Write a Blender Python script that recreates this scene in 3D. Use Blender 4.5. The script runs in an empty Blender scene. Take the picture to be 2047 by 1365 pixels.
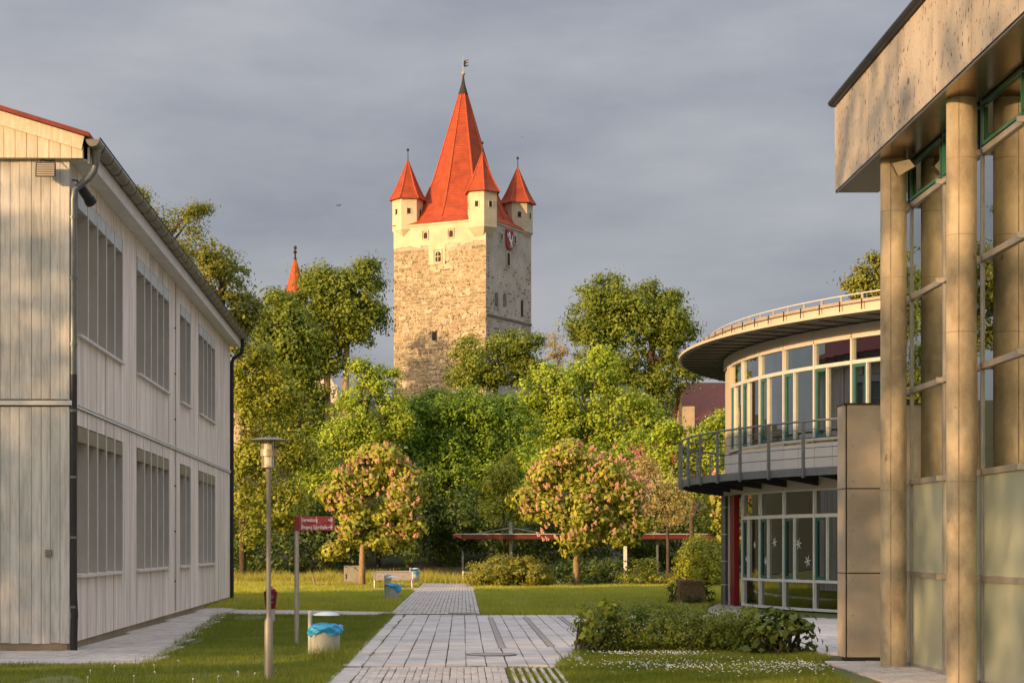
import bpy, bmesh, math, random
import numpy as np
from mathutils import Vector, Matrix

random.seed(7)
rng = np.random.default_rng(11)
SC = bpy.context.scene
COL = SC.collection
R = math.radians

# ------------------------------------------------------------------ camera, sky, sun, exposure
F, U0, V0, EYE = 3800.0, 925.0, 1092.0, 1.75          # focal length, vanishing point and eye height of the photograph
cam_d = bpy.data.cameras.new('camera')
cam = bpy.data.objects.new('camera', cam_d)
COL.objects.link(cam)
cam.location = (0, 0, EYE)
cam.rotation_euler = (R(90), 0, 0)
cam_d.sensor_width = 36
cam_d.lens = F / 2047 * 36
cam_d.shift_x = (1023.5 - U0) / 2047
cam_d.shift_y = (V0 - 682.5) / 2047
cam_d.clip_start = 0.1
cam_d.clip_end = 3000
SC.camera = cam

SUN_AZ, SUN_EL = R(50), R(11)                          # azimuth measured from straight behind the camera towards the left
sun_dir = Vector((-math.sin(SUN_AZ) * math.cos(SUN_EL), -math.cos(SUN_AZ) * math.cos(SUN_EL), math.sin(SUN_EL)))
sd = bpy.data.lights.new('sun', 'SUN')
sd.energy = 3.0
sd.color = (1.0, 0.63, 0.31)
sd.angle = R(0.55)
sun = bpy.data.objects.new('sun', sd)
COL.objects.link(sun)
sun.rotation_euler = (-sun_dir).to_track_quat('-Z', 'Y').to_euler()

W = bpy.data.worlds.new('World')
SC.world = W
W.use_nodes = True
wn, wl = W.node_tree.nodes, W.node_tree.links
wn.clear()
wo = wn.new('ShaderNodeOutputWorld')
bg = wn.new('ShaderNodeBackground')
bg.inputs['Strength'].default_value = 0.12
sky = wn.new('ShaderNodeTexSky')
sky.sky_type = 'NISHITA'
sky.sun_disc = False
sky.sun_elevation = SUN_EL
sky.sun_rotation = math.atan2(sun_dir.x, sun_dir.y)
sky.air_density = 1.2
sky.dust_density = 2.0
tc = wn.new('ShaderNodeTexCoord')
mp = wn.new('ShaderNodeMapping')
mp.inputs['Scale'].default_value = (2.6, 2.6, 8.0)
mp.inputs['Rotation'].default_value = (0.15, 0.1, 0.4)
nz = wn.new('ShaderNodeTexNoise')
nz.inputs['Scale'].default_value = 1.6
nz.inputs['Detail'].default_value = 7
nz.inputs['Roughness'].default_value = 0.55
rp = wn.new('ShaderNodeValToRGB')                         # the grey cloud deck: soft bands of slightly different grey
rp.color_ramp.elements[0].position = 0.33
rp.color_ramp.elements[0].color = (1.10, 1.18, 1.42, 1)
rp.color_ramp.elements[1].position = 0.72
rp.color_ramp.elements[1].color = (1.98, 1.97, 2.10, 1)
mx = wn.new('ShaderNodeMix')
mx.data_type = 'RGBA'
# the deck overhead, out of view, is brightened to add fill light; it breaks open towards the low sun
sx_ = wn.new('ShaderNodeSeparateXYZ')
z2 = wn.new('ShaderNodeMath'); z2.operation = 'MULTIPLY'
z4 = wn.new('ShaderNodeMath'); z4.operation = 'MULTIPLY'
z3 = wn.new('ShaderNodeMath'); z3.operation = 'MULTIPLY_ADD'; z3.inputs[1].default_value = 4.8; z3.inputs[2].default_value = 1.0
zs_ = wn.new('ShaderNodeVectorMath'); zs_.operation = 'SCALE'
dt = wn.new('ShaderNodeVectorMath'); dt.operation = 'DOT_PRODUCT'
dt.inputs[1].default_value = sun_dir
mr = wn.new('ShaderNodeMapRange'); mr.interpolation_type = 'SMOOTHSTEP'
for k_, v_ in (('From Min', 0.0), ('From Max', 0.9), ('To Min', 0.95), ('To Max', 0.35)):
    mr.inputs[k_].default_value = v_
wl.new(tc.outputs['Generated'], sx_.inputs[0]); wl.new(tc.outputs['Generated'], dt.inputs[0])
wl.new(sx_.outputs['Z'], z2.inputs[0]); wl.new(sx_.outputs['Z'], z2.inputs[1]); wl.new(z2.outputs[0], z4.inputs[0]); wl.new(sx_.outputs['Z'], z4.inputs[1]); wl.new(z4.outputs[0], z3.inputs[0])
wl.new(rp.outputs['Color'], zs_.inputs[0]); wl.new(z3.outputs[0], zs_.inputs['Scale'])
wl.new(dt.outputs['Value'], mr.inputs['Value']); wl.new(mr.outputs[0], mx.inputs['Factor'])
wl.new(tc.outputs['Generated'], mp.inputs['Vector'])
wl.new(mp.outputs['Vector'], nz.inputs['Vector'])
wl.new(nz.outputs['Fac'], rp.inputs['Fac'])
wl.new(sky.outputs['Color'], mx.inputs[6])
wl.new(zs_.outputs[0], mx.inputs[7])
wl.new(mx.outputs[2], bg.inputs['Color'])
wl.new(bg.outputs[0], wo.inputs['Surface'])

vs = SC.view_settings
vs.view_transform = 'Standard'
vs.look = 'None'
vs.gamma = 1
vs.exposure = 1.0
vs.use_curve_mapping = False
SC.cycles.use_denoising = True
SC.cycles.max_bounces = 8
SC.cycles.transparent_max_bounces = 12
SC.cycles.sample_clamp_indirect = 4

# ------------------------------------------------------------------ helpers
def G(u, v):                                              # a ground point seen at a pixel
    Y = F * EYE / (v - V0)
    return ((u - U0) / F * Y, Y)

def P(u, v, Y):
    return ((u - U0) / F * Y, Y, EYE - (v - V0) / F * Y)

def PX(px, Y):
    return px / F * Y

ORI = {}

def origin(o):
    return ORI.get(o.name, Vector((0, 0, 0))) if o else Vector((0, 0, 0))

def tag(o, label=None, cat=None, group=None, kind=None):
    if label: o['label'] = label
    if cat: o['category'] = cat
    if group: o['group'] = group
    if kind: o['kind'] = kind
    return o

def thing(name, loc, label, cat, group=None):
    o = bpy.data.objects.new(name, None)
    COL.objects.link(o)
    o.empty_display_size = 0.2
    o.location = loc
    ORI[o.name] = Vector(loc)
    return tag(o, label, cat, group)

class MB:
    """collects shapes in world coordinates; build() links them as one mesh object"""
    def __init__(s):
        s.v, s.f = [], []

    def add(s, vs, fs):
        n = len(s.v)
        s.v += [tuple(p) for p in vs]
        s.f += [tuple(i + n for i in f) for f in fs]
        return s

    def box(s, x0, x1, y0, y1, z0, z1):
        return s.add([(x0, y0, z0), (x1, y0, z0), (x1, y1, z0), (x0, y1, z0), (x0, y0, z1), (x1, y0, z1), (x1, y1, z1), (x0, y1, z1)],
                     [(3, 2, 1, 0), (4, 5, 6, 7), (0, 1, 5, 4), (1, 2, 6, 5), (2, 3, 7, 6), (3, 0, 4, 7)])

    def hexa(s, lo, hi):                                  # 4 bottom points and 4 top points
        return s.add(list(lo) + list(hi), [(3, 2, 1, 0), (4, 5, 6, 7), (0, 1, 5, 4), (1, 2, 6, 5), (2, 3, 7, 6), (3, 0, 4, 7)])

    def prism(s, poly, d):                                # polygon of 3-D points extruded along d
        n = len(poly)
        d = Vector(d)
        top = [tuple(Vector(p) + d) for p in poly]
        return s.add(list(poly) + top, [tuple(range(n - 1, -1, -1)), tuple(range(n, 2 * n))] +
                     [(i, (i + 1) % n, n + (i + 1) % n, n + i) for i in range(n)])

    def tube(s, pts, rad, n=10, cap=True):
        pts = [Vector(p) for p in pts]
        rs = rad if isinstance(rad, (list, tuple)) else [rad] * len(pts)
        rings = []
        a = None
        for i, p in enumerate(pts):
            d = (pts[min(i + 1, len(pts) - 1)] - pts[max(i - 1, 0)])
            d = d.normalized() if d.length > 1e-9 else Vector((0, 0, 1))
            if a is None:
                a = d.orthogonal().normalized()
            else:
                a = (a - d * a.dot(d))
                a = a.normalized() if a.length > 1e-6 else d.orthogonal().normalized()
            b = d.cross(a)
            rings.append([p + (a * math.cos(2 * math.pi * k / n) + b * math.sin(2 * math.pi * k / n)) * rs[i] for k in range(n)])
        vs = [q for r in rings for q in r]
        fs = []
        for i in range(len(rings) - 1):
            for k in range(n):
                fs.append((i * n + k, i * n + (k + 1) % n, (i + 1) * n + (k + 1) % n, (i + 1) * n + k))
        if cap:
            fs.append(tuple(range(n - 1, -1, -1)))
            fs.append(tuple((len(rings) - 1) * n + k for k in range(n)))
        return s.add(vs, fs)

    def lathe(s, c, prof, n=16, cap=True, a0=0.0):        # prof: (radius, z) pairs
        vs = []
        for r, z in prof:
            for k in range(n):
                a = a0 + 2 * math.pi * k / n
                vs.append((c[0] + r * math.cos(a), c[1] + r * math.sin(a), c[2] + z))
        fs = []
        for i in range(len(prof) - 1):
            for k in range(n):
                fs.append((i * n + k, i * n + (k + 1) % n, (i + 1) * n + (k + 1) % n, (i + 1) * n + k))
        if cap:
            fs.append(tuple(range(n - 1, -1, -1)))
            fs.append(tuple((len(prof) - 1) * n + k for k in range(n)))
        return s.add(vs, fs)

    def build(s, name, m, parent=None, smooth=False, bevel=0):
        me = bpy.data.meshes.new(name)
        o0 = origin(parent)
        me.from_pydata([(p[0] - o0.x, p[1] - o0.y, p[2] - o0.z) for p in s.v], [], s.f)
        me.materials.append(m)
        if smooth:
            me.polygons.foreach_set('use_smooth', [True] * len(me.polygons))
            if smooth != 2:
                me.set_sharp_from_angle(angle=R(40))
        o = bpy.data.objects.new(name, me)
        COL.objects.link(o)
        if parent:
            o.parent = parent
            ORI[o.name] = o0
        if bevel:
            b = o.modifiers.new('bevel', 'BEVEL')
            b.width = bevel
            b.segments = 2
        me.update()
        return o

# ------------------------------------------------------------------ materials
def mat(name, c1, c2=None, scale=4.0, rough=0.75, bump=0.0, bscale=30.0, stretch=(1, 1, 1), objvar=0.0, islvar=0.0, metal=0.0, spec=0.4,
        speck=None, speck_scale=60.0, speck_at=0.68, detail=6.0, lo=0.35, hi=0.65, coat=0.0, dist=0.03, stain=0.0, stain_scale=.8, stain_stretch=(1, 1, 1)):
    m = bpy.data.materials.new(name)
    m.use_nodes = True
    n, l = m.node_tree.nodes, m.node_tree.links
    p = n['Principled BSDF']
    p.inputs['Roughness'].default_value = rough
    p.inputs['Metallic'].default_value = metal
    p.inputs['Specular IOR Level'].default_value = spec
    p.inputs['Coat Weight'].default_value = coat
    c2 = c2 or tuple(x * 0.82 for x in c1)
    t = n.new('ShaderNodeTexCoord')
    mpn = n.new('ShaderNodeMapping')
    mpn.inputs['Scale'].default_value = stretch
    l.new(t.outputs['Object'], mpn.inputs['Vector'])
    vec = mpn.outputs['Vector']
    if objvar or islvar:                                   # shift the pattern from piece to piece
        oi = n.new('ShaderNodeObjectInfo')
        gi = n.new('ShaderNodeNewGeometry')
        ad = n.new('ShaderNodeMath')
        ad.operation = 'ADD'
        l.new(oi.outputs['Random'], ad.inputs[0])
        l.new(gi.outputs['Random Per Island'], ad.inputs[1])
        va = n.new('ShaderNodeVectorMath')
        va.operation = 'MULTIPLY_ADD'
        cb = n.new('ShaderNodeCombineXYZ')
        for k in range(3):
            l.new(ad.outputs[0], cb.inputs[k])
        l.new(cb.outputs[0], va.inputs[0])
        va.inputs[1].default_value = (37, 53, 29)
        l.new(mpn.outputs['Vector'], va.inputs[2])
        vec = va.outputs[0]
    nzn = n.new('ShaderNodeTexNoise')
    nzn.inputs['Scale'].default_value = scale
    nzn.inputs['Detail'].default_value = detail
    nzn.inputs['Roughness'].default_value = 0.6
    l.new(vec, nzn.inputs['Vector'])
    r = n.new('ShaderNodeValToRGB')
    r.color_ramp.elements[0].position = lo
    r.color_ramp.elements[1].position = hi
    r.color_ramp.elements[0].color = (*c1, 1)
    r.color_ramp.elements[1].color = (*c2, 1)
    l.new(nzn.outputs['Fac'], r.inputs['Fac'])
    colr = r.outputs['Color']
    if speck:
        n2 = n.new('ShaderNodeTexNoise')
        n2.inputs['Scale'].default_value = speck_scale
        n2.inputs['Detail'].default_value = 3
        l.new(vec, n2.inputs['Vector'])
        r2 = n.new('ShaderNodeValToRGB')
        r2.color_ramp.elements[0].position = speck_at
        r2.color_ramp.elements[1].position = speck_at + 0.06
        r2.color_ramp.elements[0].color = (0, 0, 0, 1)
        r2.color_ramp.elements[1].color = (1, 1, 1, 1)
        l.new(n2.outputs['Fac'], r2.inputs['Fac'])
        m2 = n.new('ShaderNodeMix')
        m2.data_type = 'RGBA'
        l.new(r2.outputs['Color'], m2.inputs['Factor'])
        l.new(colr, m2.inputs[6])
        m2.inputs[7].default_value = (*speck, 1)
        colr = m2.outputs[2]
    if objvar or islvar:
        hs = n.new('ShaderNodeHueSaturation')
        ma = n.new('ShaderNodeMath')
        ma.operation = 'MULTIPLY_ADD'
        ma.inputs[1].default_value = objvar
        l.new(oi.outputs['Random'], ma.inputs[0])
        mb = n.new('ShaderNodeMath')
        mb.operation = 'MULTIPLY_ADD'
        mb.inputs[1].default_value = islvar
        mb.inputs[2].default_value = 1 - objvar / 2 - islvar / 2
        l.new(gi.outputs['Random Per Island'], mb.inputs[0])
        l.new(mb.outputs[0], ma.inputs[2])
        l.new(ma.outputs[0], hs.inputs['Value'])
        l.new(colr, hs.inputs['Color'])
        colr = hs.outputs['Color']
    if stain:                                              # weathering and dirt: broad patches with a shape of their own
        ge = n.new('ShaderNodeNewGeometry')
        sm = n.new('ShaderNodeMapping')
        sm.inputs['Scale'].default_value = stain_stretch
        l.new(ge.outputs['Position'], sm.inputs['Vector'])
        sn = n.new('ShaderNodeTexNoise')
        sn.inputs['Scale'].default_value = stain_scale
        sn.inputs['Detail'].default_value = 7
        sn.inputs['Roughness'].default_value = .65
        l.new(sm.outputs['Vector'], sn.inputs['Vector'])
        mrg = n.new('ShaderNodeMapRange')
        mrg.inputs['From Min'].default_value = .42
        mrg.inputs['From Max'].default_value = .68
        mrg.inputs['To Min'].default_value = 1.0
        mrg.inputs['To Max'].default_value = 1.0 - stain
        l.new(sn.outputs['Fac'], mrg.inputs['Value'])
        h3 = n.new('ShaderNodeHueSaturation')
        l.new(mrg.outputs[0], h3.inputs['Value'])
        l.new(colr, h3.inputs['Color'])
        colr = h3.outputs['Color']
    l.new(colr, p.inputs['Base Color'])
    if bump:
        n3 = n.new('ShaderNodeTexNoise')
        n3.inputs['Scale'].default_value = bscale
        n3.inputs['Detail'].default_value = 5
        l.new(vec, n3.inputs['Vector'])
        bm_ = n.new('ShaderNodeBump')
        bm_.inputs['Strength'].default_value = bump
        bm_.inputs['Distance'].default_value = dist
        l.new(n3.outputs['Fac'], bm_.inputs['Height'])
        l.new(bm_.outputs['Normal'], p.inputs['Normal'])
    return m

def lines(m, axis, freq, depth=0.4, dark=None, width=0.08, dist=0.02):
    """fine straight grooves (boards or tile courses too small to build) added to a material"""
    n, l = m.node_tree.nodes, m.node_tree.links
    p = n['Principled BSDF']
    t = n.new('ShaderNodeTexCoord')
    sp = n.new('ShaderNodeSeparateXYZ')
    l.new(t.outputs['Object'], sp.inputs[0])
    mu = n.new('ShaderNodeMath'); mu.operation = 'MULTIPLY'; mu.inputs[1].default_value = freq
    l.new(sp.outputs[axis], mu.inputs[0])
    fr = n.new('ShaderNodeMath'); fr.operation = 'FRACT'
    l.new(mu.outputs[0], fr.inputs[0])
    gt = n.new('ShaderNodeMath'); gt.operation = 'GREATER_THAN'; gt.inputs[1].default_value = width
    l.new(fr.outputs[0], gt.inputs[0])
    b = n.new('ShaderNodeBump'); b.inputs['Strength'].default_value = depth; b.inputs['Distance'].default_value = dist
    l.new(gt.outputs[0], b.inputs['Height'])
    src = p.inputs['Normal'].links
    if src:
        l.new(src[0].from_socket, b.inputs['Normal'])
    l.new(b.outputs['Normal'], p.inputs['Normal'])
    if dark:
        lk = p.inputs['Base Color'].links[0].from_socket
        mm = n.new('ShaderNodeMix'); mm.data_type = 'RGBA'
        l.new(gt.outputs[0], mm.inputs['Factor'])
        mm.inputs[6].default_value = (*dark, 1)
        l.new(lk, mm.inputs[7])
        l.new(mm.outputs[2], p.inputs['Base Color'])
    return m

def leafmat(name, c1, c2, trans=0.24, rough=0.55):
    m = bpy.data.materials.new(name)
    m.use_nodes = True
    n, l = m.node_tree.nodes, m.node_tree.links
    n.clear()
    out = n.new('ShaderNodeOutputMaterial')
    gi = n.new('ShaderNodeNewGeometry')
    t = n.new('ShaderNodeTexCoord')
    nn = n.new('ShaderNodeTexNoise')
    nn.inputs['Scale'].default_value = 0.55
    nn.inputs['Detail'].default_value = 2
    l.new(t.outputs['Object'], nn.inputs['Vector'])
    a = n.new('ShaderNodeMath'); a.operation = 'MULTIPLY_ADD'; a.inputs[1].default_value = 0.55
    l.new(gi.outputs['Random Per Island'], a.inputs[0])
    b = n.new('ShaderNodeMath'); b.operation = 'MULTIPLY_ADD'; b.inputs[1].default_value = 0.9; b.inputs[2].default_value = -0.22
    l.new(nn.outputs['Fac'], b.inputs[0])
    l.new(b.outputs[0], a.inputs[2])
    r = n.new('ShaderNodeValToRGB')
    r.color_ramp.elements[0].color = (*c1, 1)
    r.color_ramp.elements[1].color = (*c2, 1)
    r.color_ramp.elements[0].position = 0.1
    r.color_ramp.elements[1].position = 0.9
    l.new(a.outputs[0], r.inputs['Fac'])
    d = n.new('ShaderNodeBsdfPrincipled')
    d.inputs['Roughness'].default_value = rough
    d.inputs['Specular IOR Level'].default_value = 0.3
    tr = n.new('ShaderNodeBsdfTranslucent')
    l.new(r.outputs['Color'], d.inputs['Base Color'])
    hs = n.new('ShaderNodeHueSaturation')
    hs.inputs['Value'].default_value = 1.5
    hs.inputs['Saturation'].default_value = 1.05
    l.new(r.outputs['Color'], hs.inputs['Color'])
    l.new(hs.outputs['Color'], tr.inputs['Color'])
    ms = n.new('ShaderNodeMixShader')
    ms.inputs[0].default_value = trans
    l.new(d.outputs[0], ms.inputs[1])
    l.new(tr.outputs[0], ms.inputs[2])
    l.new(ms.outputs[0], out.inputs['Surface'])
    return m

def glassmat(name, tint, refl=0.25, rough=0.0, frosted=False):
    m = bpy.data.materials.new(name)
    m.use_nodes = True
    n, l = m.node_tree.nodes, m.node_tree.links
    n.clear()
    out = n.new('ShaderNodeOutputMaterial')
    g = n.new('ShaderNodeBsdfGlossy')
    g.inputs['Roughness'].default_value = rough
    g.inputs['Color'].default_value = (0.95, 1, 0.97, 1)
    lw = n.new('ShaderNodeFresnel')
    lw.inputs['IOR'].default_value = 1.55
    ma = n.new('ShaderNodeMath'); ma.operation = 'MULTIPLY_ADD'; ma.use_clamp = True
    ma.inputs[1].default_value = 1.3
    ma.inputs[2].default_value = refl
    l.new(lw.outputs[0], ma.inputs[0])
    if frosted:
        d = n.new('ShaderNodeBsdfDiffuse'); d.inputs['Color'].default_value = (*tint, 1)
        tr = n.new('ShaderNodeBsdfTranslucent'); tr.inputs['Color'].default_value = (*tint, 1)
        base = n.new('ShaderNodeMixShader'); base.inputs[0].default_value = 0.3
        l.new(d.outputs[0], base.inputs[1]); l.new(tr.outputs[0], base.inputs[2])
    else:
        base = n.new('ShaderNodeBsdfTransparent'); base.inputs['Color'].default_value = (*tint, 1)
    ms = n.new('ShaderNodeMixShader')
    l.new(ma.outputs[0], ms.inputs[0])
    l.new(base.outputs[0], ms.inputs[1])
    l.new(g.outputs[0], ms.inputs[2])
    l.new(ms.outputs[0], out.inputs['Surface'])
    return m

M = {}
M['board'] = mat('weathered white boards', (.66, .62, .57), (.42, .39, .35), scale=3.0, stretch=(9, 9, .55), rough=.8, bump=.25, bscale=22, objvar=.16, lo=.45, hi=.82, speck=(.20, .17, .14), speck_scale=5.5, speck_at=.70, stain=.3, stain_scale=1.3, stain_stretch=(3, 3, .6))
M['panel'] = lines(mat('painted timber panel', (.88, .77, .68), (.74, .64, .56), scale=2.2, stretch=(6, 6, .5), rough=.75, bump=.2, bscale=16, objvar=.10, lo=.42, hi=.8, stain=.34, stain_scale=1.1, stain_stretch=(3, 3, .4)), 'Y', 5.0, .5, (.46, .41, .38), .09)
M['gable_board'] = mat('pale gable boards', (.72, .62, .47), (.56, .46, .33), scale=3.0, stretch=(7, 7, .8), rough=.75, bump=.2, bscale=18, objvar=.1)
M['white_trim'] = mat('white painted trim', (.70, .67, .63), (.60, .56, .52), rough=.6)
M['fin'] = mat('beige window fin', (.56, .49, .42), (.49, .43, .37), scale=1.5, rough=.6, objvar=.08)
M['olive'] = mat('olive blind box', (.25, .21, .14), rough=.5)
M['grey_box'] = mat('pale grey blind box', (.55, .56, .58), rough=.5)
M['zinc'] = mat('zinc', (.20, .21, .21), (.14, .15, .15), scale=5, rough=.45, metal=.6, stretch=(2, 2, .8))
M['gutter'] = mat('weathered gutter', (.26, .24, .20), (.17, .155, .13), scale=3, rough=.5, metal=.45)
M['dark_metal'] = mat('dark metal', (.035, .035, .038), rough=.45, metal=.3)
M['plinth'] = mat('stained concrete plinth', (.34, .26, .17), (.24, .19, .13), scale=2.5, rough=.9, bump=.3)
M['redroof'] = mat('red roof sheet', (.24, .04, .022), (.17, .03, .02), rough=.7)
M['tile'] = lines(mat('orange clay tiles', (.42, .066, .013), (.33, .048, .011), scale=1.6, rough=.75, stain=.38, stain_scale=.9), 'Z', 3.2, .0, (.26, .038, .009), .22, .02)
M['hip'] = mat('hip tiles', (.50, .095, .025), (.34, .055, .016), scale=6, rough=.8)
M['plaster'] = mat('cream plaster', (.66, .56, .39), (.52, .41, .26), scale=.45, rough=.9, bump=.25, bscale=9, lo=.48, hi=.85, stain=.22, stain_scale=.35)
M['mortar'] = mat('rubble mortar', (.58, .49, .36), (.42, .34, .23), scale=1.3, rough=.95, bump=.6, bscale=5, speck=(.10, .07, .045), speck_scale=3.4, speck_at=.57, dist=.15, stain=.25, stain_scale=.3)
M['greyplaster'] = mat('worn grey plaster', (.60, .52, .42), (.45, .38, .30), scale=.6, rough=.95, bump=.5, bscale=5, speck=(.10, .085, .07), speck_scale=2.6, speck_at=.67, dist=.12, stain=.25, stain_scale=.3)
M['stone'] = mat('sandstone blocks', (.45, .355, .225), (.27, .205, .13), scale=1.6, rough=.95, bump=.6, bscale=7, objvar=.45, islvar=.45, speck=(.16, .11, .07), speck_scale=4.2, speck_at=.66, dist=.08, stain=.2, stain_scale=.3)
M['darkstone'] = mat('dark rubble stones', (.24, .195, .14), (.13, .105, .08), scale=2, rough=.95, bump=.5, bscale=7, islvar=.6, dist=.08)
M['void'] = mat('dark opening', (.03, .022, .016), rough=.8)
M['copper'] = mat('dark copper', (.055, .04, .025), rough=.5, metal=.4)
M['shield'] = mat('heraldic red', (.34, .045, .035), rough=.7)
M['white'] = mat('white paint', (.78, .76, .72), (.72, .70, .66), rough=.5)
M['concrete'] = mat('cast concrete', (.50, .41, .28), (.39, .31, .21), scale=1.6, rough=.75, bump=.15, bscale=12, stretch=(1, 1, .6), speck=(.23, .17, .11), speck_scale=7, speck_at=.70, stain=.55, stain_scale=1.9, stain_stretch=(1, 1, .6))
M['seam'] = mat('stained casting seam', (.15, .10, .06), (.30, .23, .15), scale=3, stretch=(1, 1, 1.5), rough=.9, lo=.3, hi=.6)
M['fascia'] = mat('fibre cement fascia', (.50, .43, .35), (.42, .355, .29), scale=1.2, rough=.65, stretch=(1, 1, .6), objvar=.06, speck=(.07, .055, .045), speck_scale=15, speck_at=.615, stain=.25, stain_scale=1.2, stain_stretch=(1.5, 1.5, .5))
M['soffit'] = mat('bronze sheet soffit', (.30, .21, .12), (.24, .16, .09), rough=.22, metal=.85)
M['panelbox'] = mat('fibre cement panel', (.44, .37, .30), (.38, .315, .25), scale=1.0, rough=.6, objvar=.06, stain=.2, stain_scale=1.2)
M['alu'] = mat('anodised aluminium', (.46, .42, .38), rough=.38, metal=.6)
M['pale_alu'] = mat('pale window frame', (.60, .57, .53), (.54, .51, .48), rough=.45)
M['white_frame'] = mat('white window frame', (.80, .78, .75), (.72, .70, .67), rough=.45)
M['teal'] = mat('teal window sash', (.035, .14, .13), rough=.4)
M['green'] = mat('green window sash', (.02, .12, .075), rough=.4)
M['glass'] = glassmat('window glass', (.70, .78, .72), .24)
M['darkglass'] = glassmat('tinted window glass', (.42, .46, .40), .10)
M['frost'] = glassmat('frosted glass', (.56, .60, .47), .06, .25, True)
M['interior'] = mat('interior wall', (.60, .50, .33), (.54, .44, .28), rough=.9)
M['hallwall'] = mat('hall inner wall', (.30, .22, .13), (.25, .18, .10), rough=.9)
M['brickwall'] = lines(mat('interior brick', (.40, .27, .16), (.33, .21, .12), rough=.9), 'Z', 7.0, .5, (.24, .15, .09), .16)
M['darkroom'] = mat('room interior', (.06, .05, .04), rough=.95)
M['curtain'] = mat('ochre curtain', (.36, .24, .10), (.26, .17, .07), scale=3, stretch=(6, 6, .2), rough=.9)
M['drum'] = mat('cream cladding panel', (.56, .47, .36), (.52, .43, .33), scale=.8, rough=.6, objvar=.05)
M['grey_panel'] = mat('grey cladding panel', (.68, .65, .62), (.63, .60, .57), scale=.8, rough=.6, objvar=.05)
M['slate'] = mat('dark corrugated soffit', (.045, .048, .056), rough=.6)
M['steel'] = mat('galvanised steel', (.22, .23, .24), (.17, .18, .19), scale=6, rough=.45, metal=.5)
M['red_panel'] = mat('red enamel panel', (.27, .018, .022), rough=.35)
M['slab'] = mat('concrete paving slab', (.56, .51, .475), (.46, .42, .39), scale=2.2, rough=.9, bump=.2, bscale=60, objvar=.07, islvar=.07, dist=.006, stain=.30, stain_scale=.9, speck=(.22, .20, .17), speck_scale=11, speck_at=.70)
M['paver'] = mat('small concrete pavers', (.53, .48, .43), (.43, .385, .34), scale=4, rough=.9, bump=.2, bscale=70, objvar=.14, islvar=.2, dist=.006, stain=.28, stain_scale=1.2)
M['joint'] = mat('dark mossy joint', (.055, .05, .035), (.075, .08, .03), scale=3, rough=1)
M['path'] = mat('pale gravel path', (.46, .40, .34), (.38, .33, .28), scale=5, rough=.95, bump=.2, bscale=60)
M['iron'] = mat('cast iron', (.12, .10, .085), (.16, .13, .11), scale=9, rough=.7)
M['strip'] = mat('drain channel grate', (.33, .28, .24), (.26, .22, .19), scale=9, rough=.8)
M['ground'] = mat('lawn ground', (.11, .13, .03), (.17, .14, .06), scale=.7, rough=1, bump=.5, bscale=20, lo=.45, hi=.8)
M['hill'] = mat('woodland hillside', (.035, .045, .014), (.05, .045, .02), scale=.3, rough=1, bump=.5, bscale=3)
M['post'] = mat('galvanised lamp post', (.40, .355, .30), (.31, .275, .235), scale=3, rough=.5, metal=.35, stretch=(3, 3, .7))
M['lampbody'] = mat('lamp body', (.50, .41, .29), rough=.4, metal=.3)
M['milk'] = mat('milky lamp glass', (.66, .60, .48), rough=.25)
M['signred'] = mat('dark red sign enamel', (.36, .045, .055), rough=.4)
M['lettering'] = mat('white lettering', (.80, .80, .80), rough=.6)
M['bingrey'] = mat('scuffed bin enamel', (.52, .52, .47), (.40, .40, .35), scale=7, rough=.55, speck=(.12, .11, .09), speck_scale=9, speck_at=.7, stretch=(1, 1, .3))
M['binlid'] = mat('pale bin lid', (.60, .66, .70), rough=.4)
M['bag'] = mat('blue plastic bag', (.04, .40, .74), (.03, .32, .64), scale=6, rough=.35, bump=.9, bscale=7, dist=.05, spec=.6)
M['hydred'] = mat('hydrant red', (.26, .012, .02), rough=.35)
M['hydwhite'] = mat('hydrant shaft', (.62, .55, .46), rough=.5)
M['cabinet'] = mat('stained grey cabinet', (.36, .35, .32), (.24, .23, .20), scale=3, rough=.75, stretch=(3, 3, .5))
M['bench'] = mat('bench mesh', (.30, .26, .21), (.22, .19, .15), scale=8, rough=.6)
M['bollard'] = mat('bollard enamel', (.62, .55, .43), rough=.45)
M['bark'] = mat('bark', (.12, .085, .055), (.07, .05, .035), scale=3, rough=.95, bump=.8, bscale=9, stretch=(2, 2, .5), dist=.05)
M['paletrunk'] = mat('pale tree trunk', (.40, .28, .16), (.26, .18, .10), scale=4, rough=.9, bump=.5, bscale=14, stretch=(2, 2, .5))
M['rust_roof'] = lines(mat('brown red tiled roof', (.24, .075, .045), (.17, .05, .035), rough=.8), 'Z', 4, .5, None, .2)
M['bright_roof'] = mat('bright red roof', (.45, .06, .04), rough=.7)
M['housewall'] = mat('ochre house wall', (.48, .38, .24), (.40, .31, .19), scale=1, rough=.9)
M['chapelwall'] = mat('white chapel wall', (.66, .60, .52), (.56, .50, .43), scale=.7, rough=.9)
M['stonewall'] = mat('dark castle wall', (.17, .12, .08), (.10, .07, .05), scale=1.5, rough=.95, bump=.8, bscale=4, dist=.1)
M['canopyred'] = mat('red shelter fascia', (.13, .02, .016), rough=.5)
M['canopytop'] = mat('pale shelter sheet', (.42, .40, .38), rough=.5, metal=.2)
M['bird'] = mat('dark bird', (.03, .03, .035), rough=.8)
M['pink'] = mat('pink chestnut blossom', (.60, .27, .19), (.66, .40, .27), scale=9, rough=.7, objvar=.35)
M['straw'] = mat('dry straw coloured stems', (.30, .22, .09), rough=.9)
M['twig'] = mat('brown twigs', (.36, .24, .13), (.26, .17, .09), scale=14, rough=.95, bump=.6, bscale=30)
M['daisy'] = mat('daisy petals', (.78, .76, .70), rough=.7)

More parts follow.
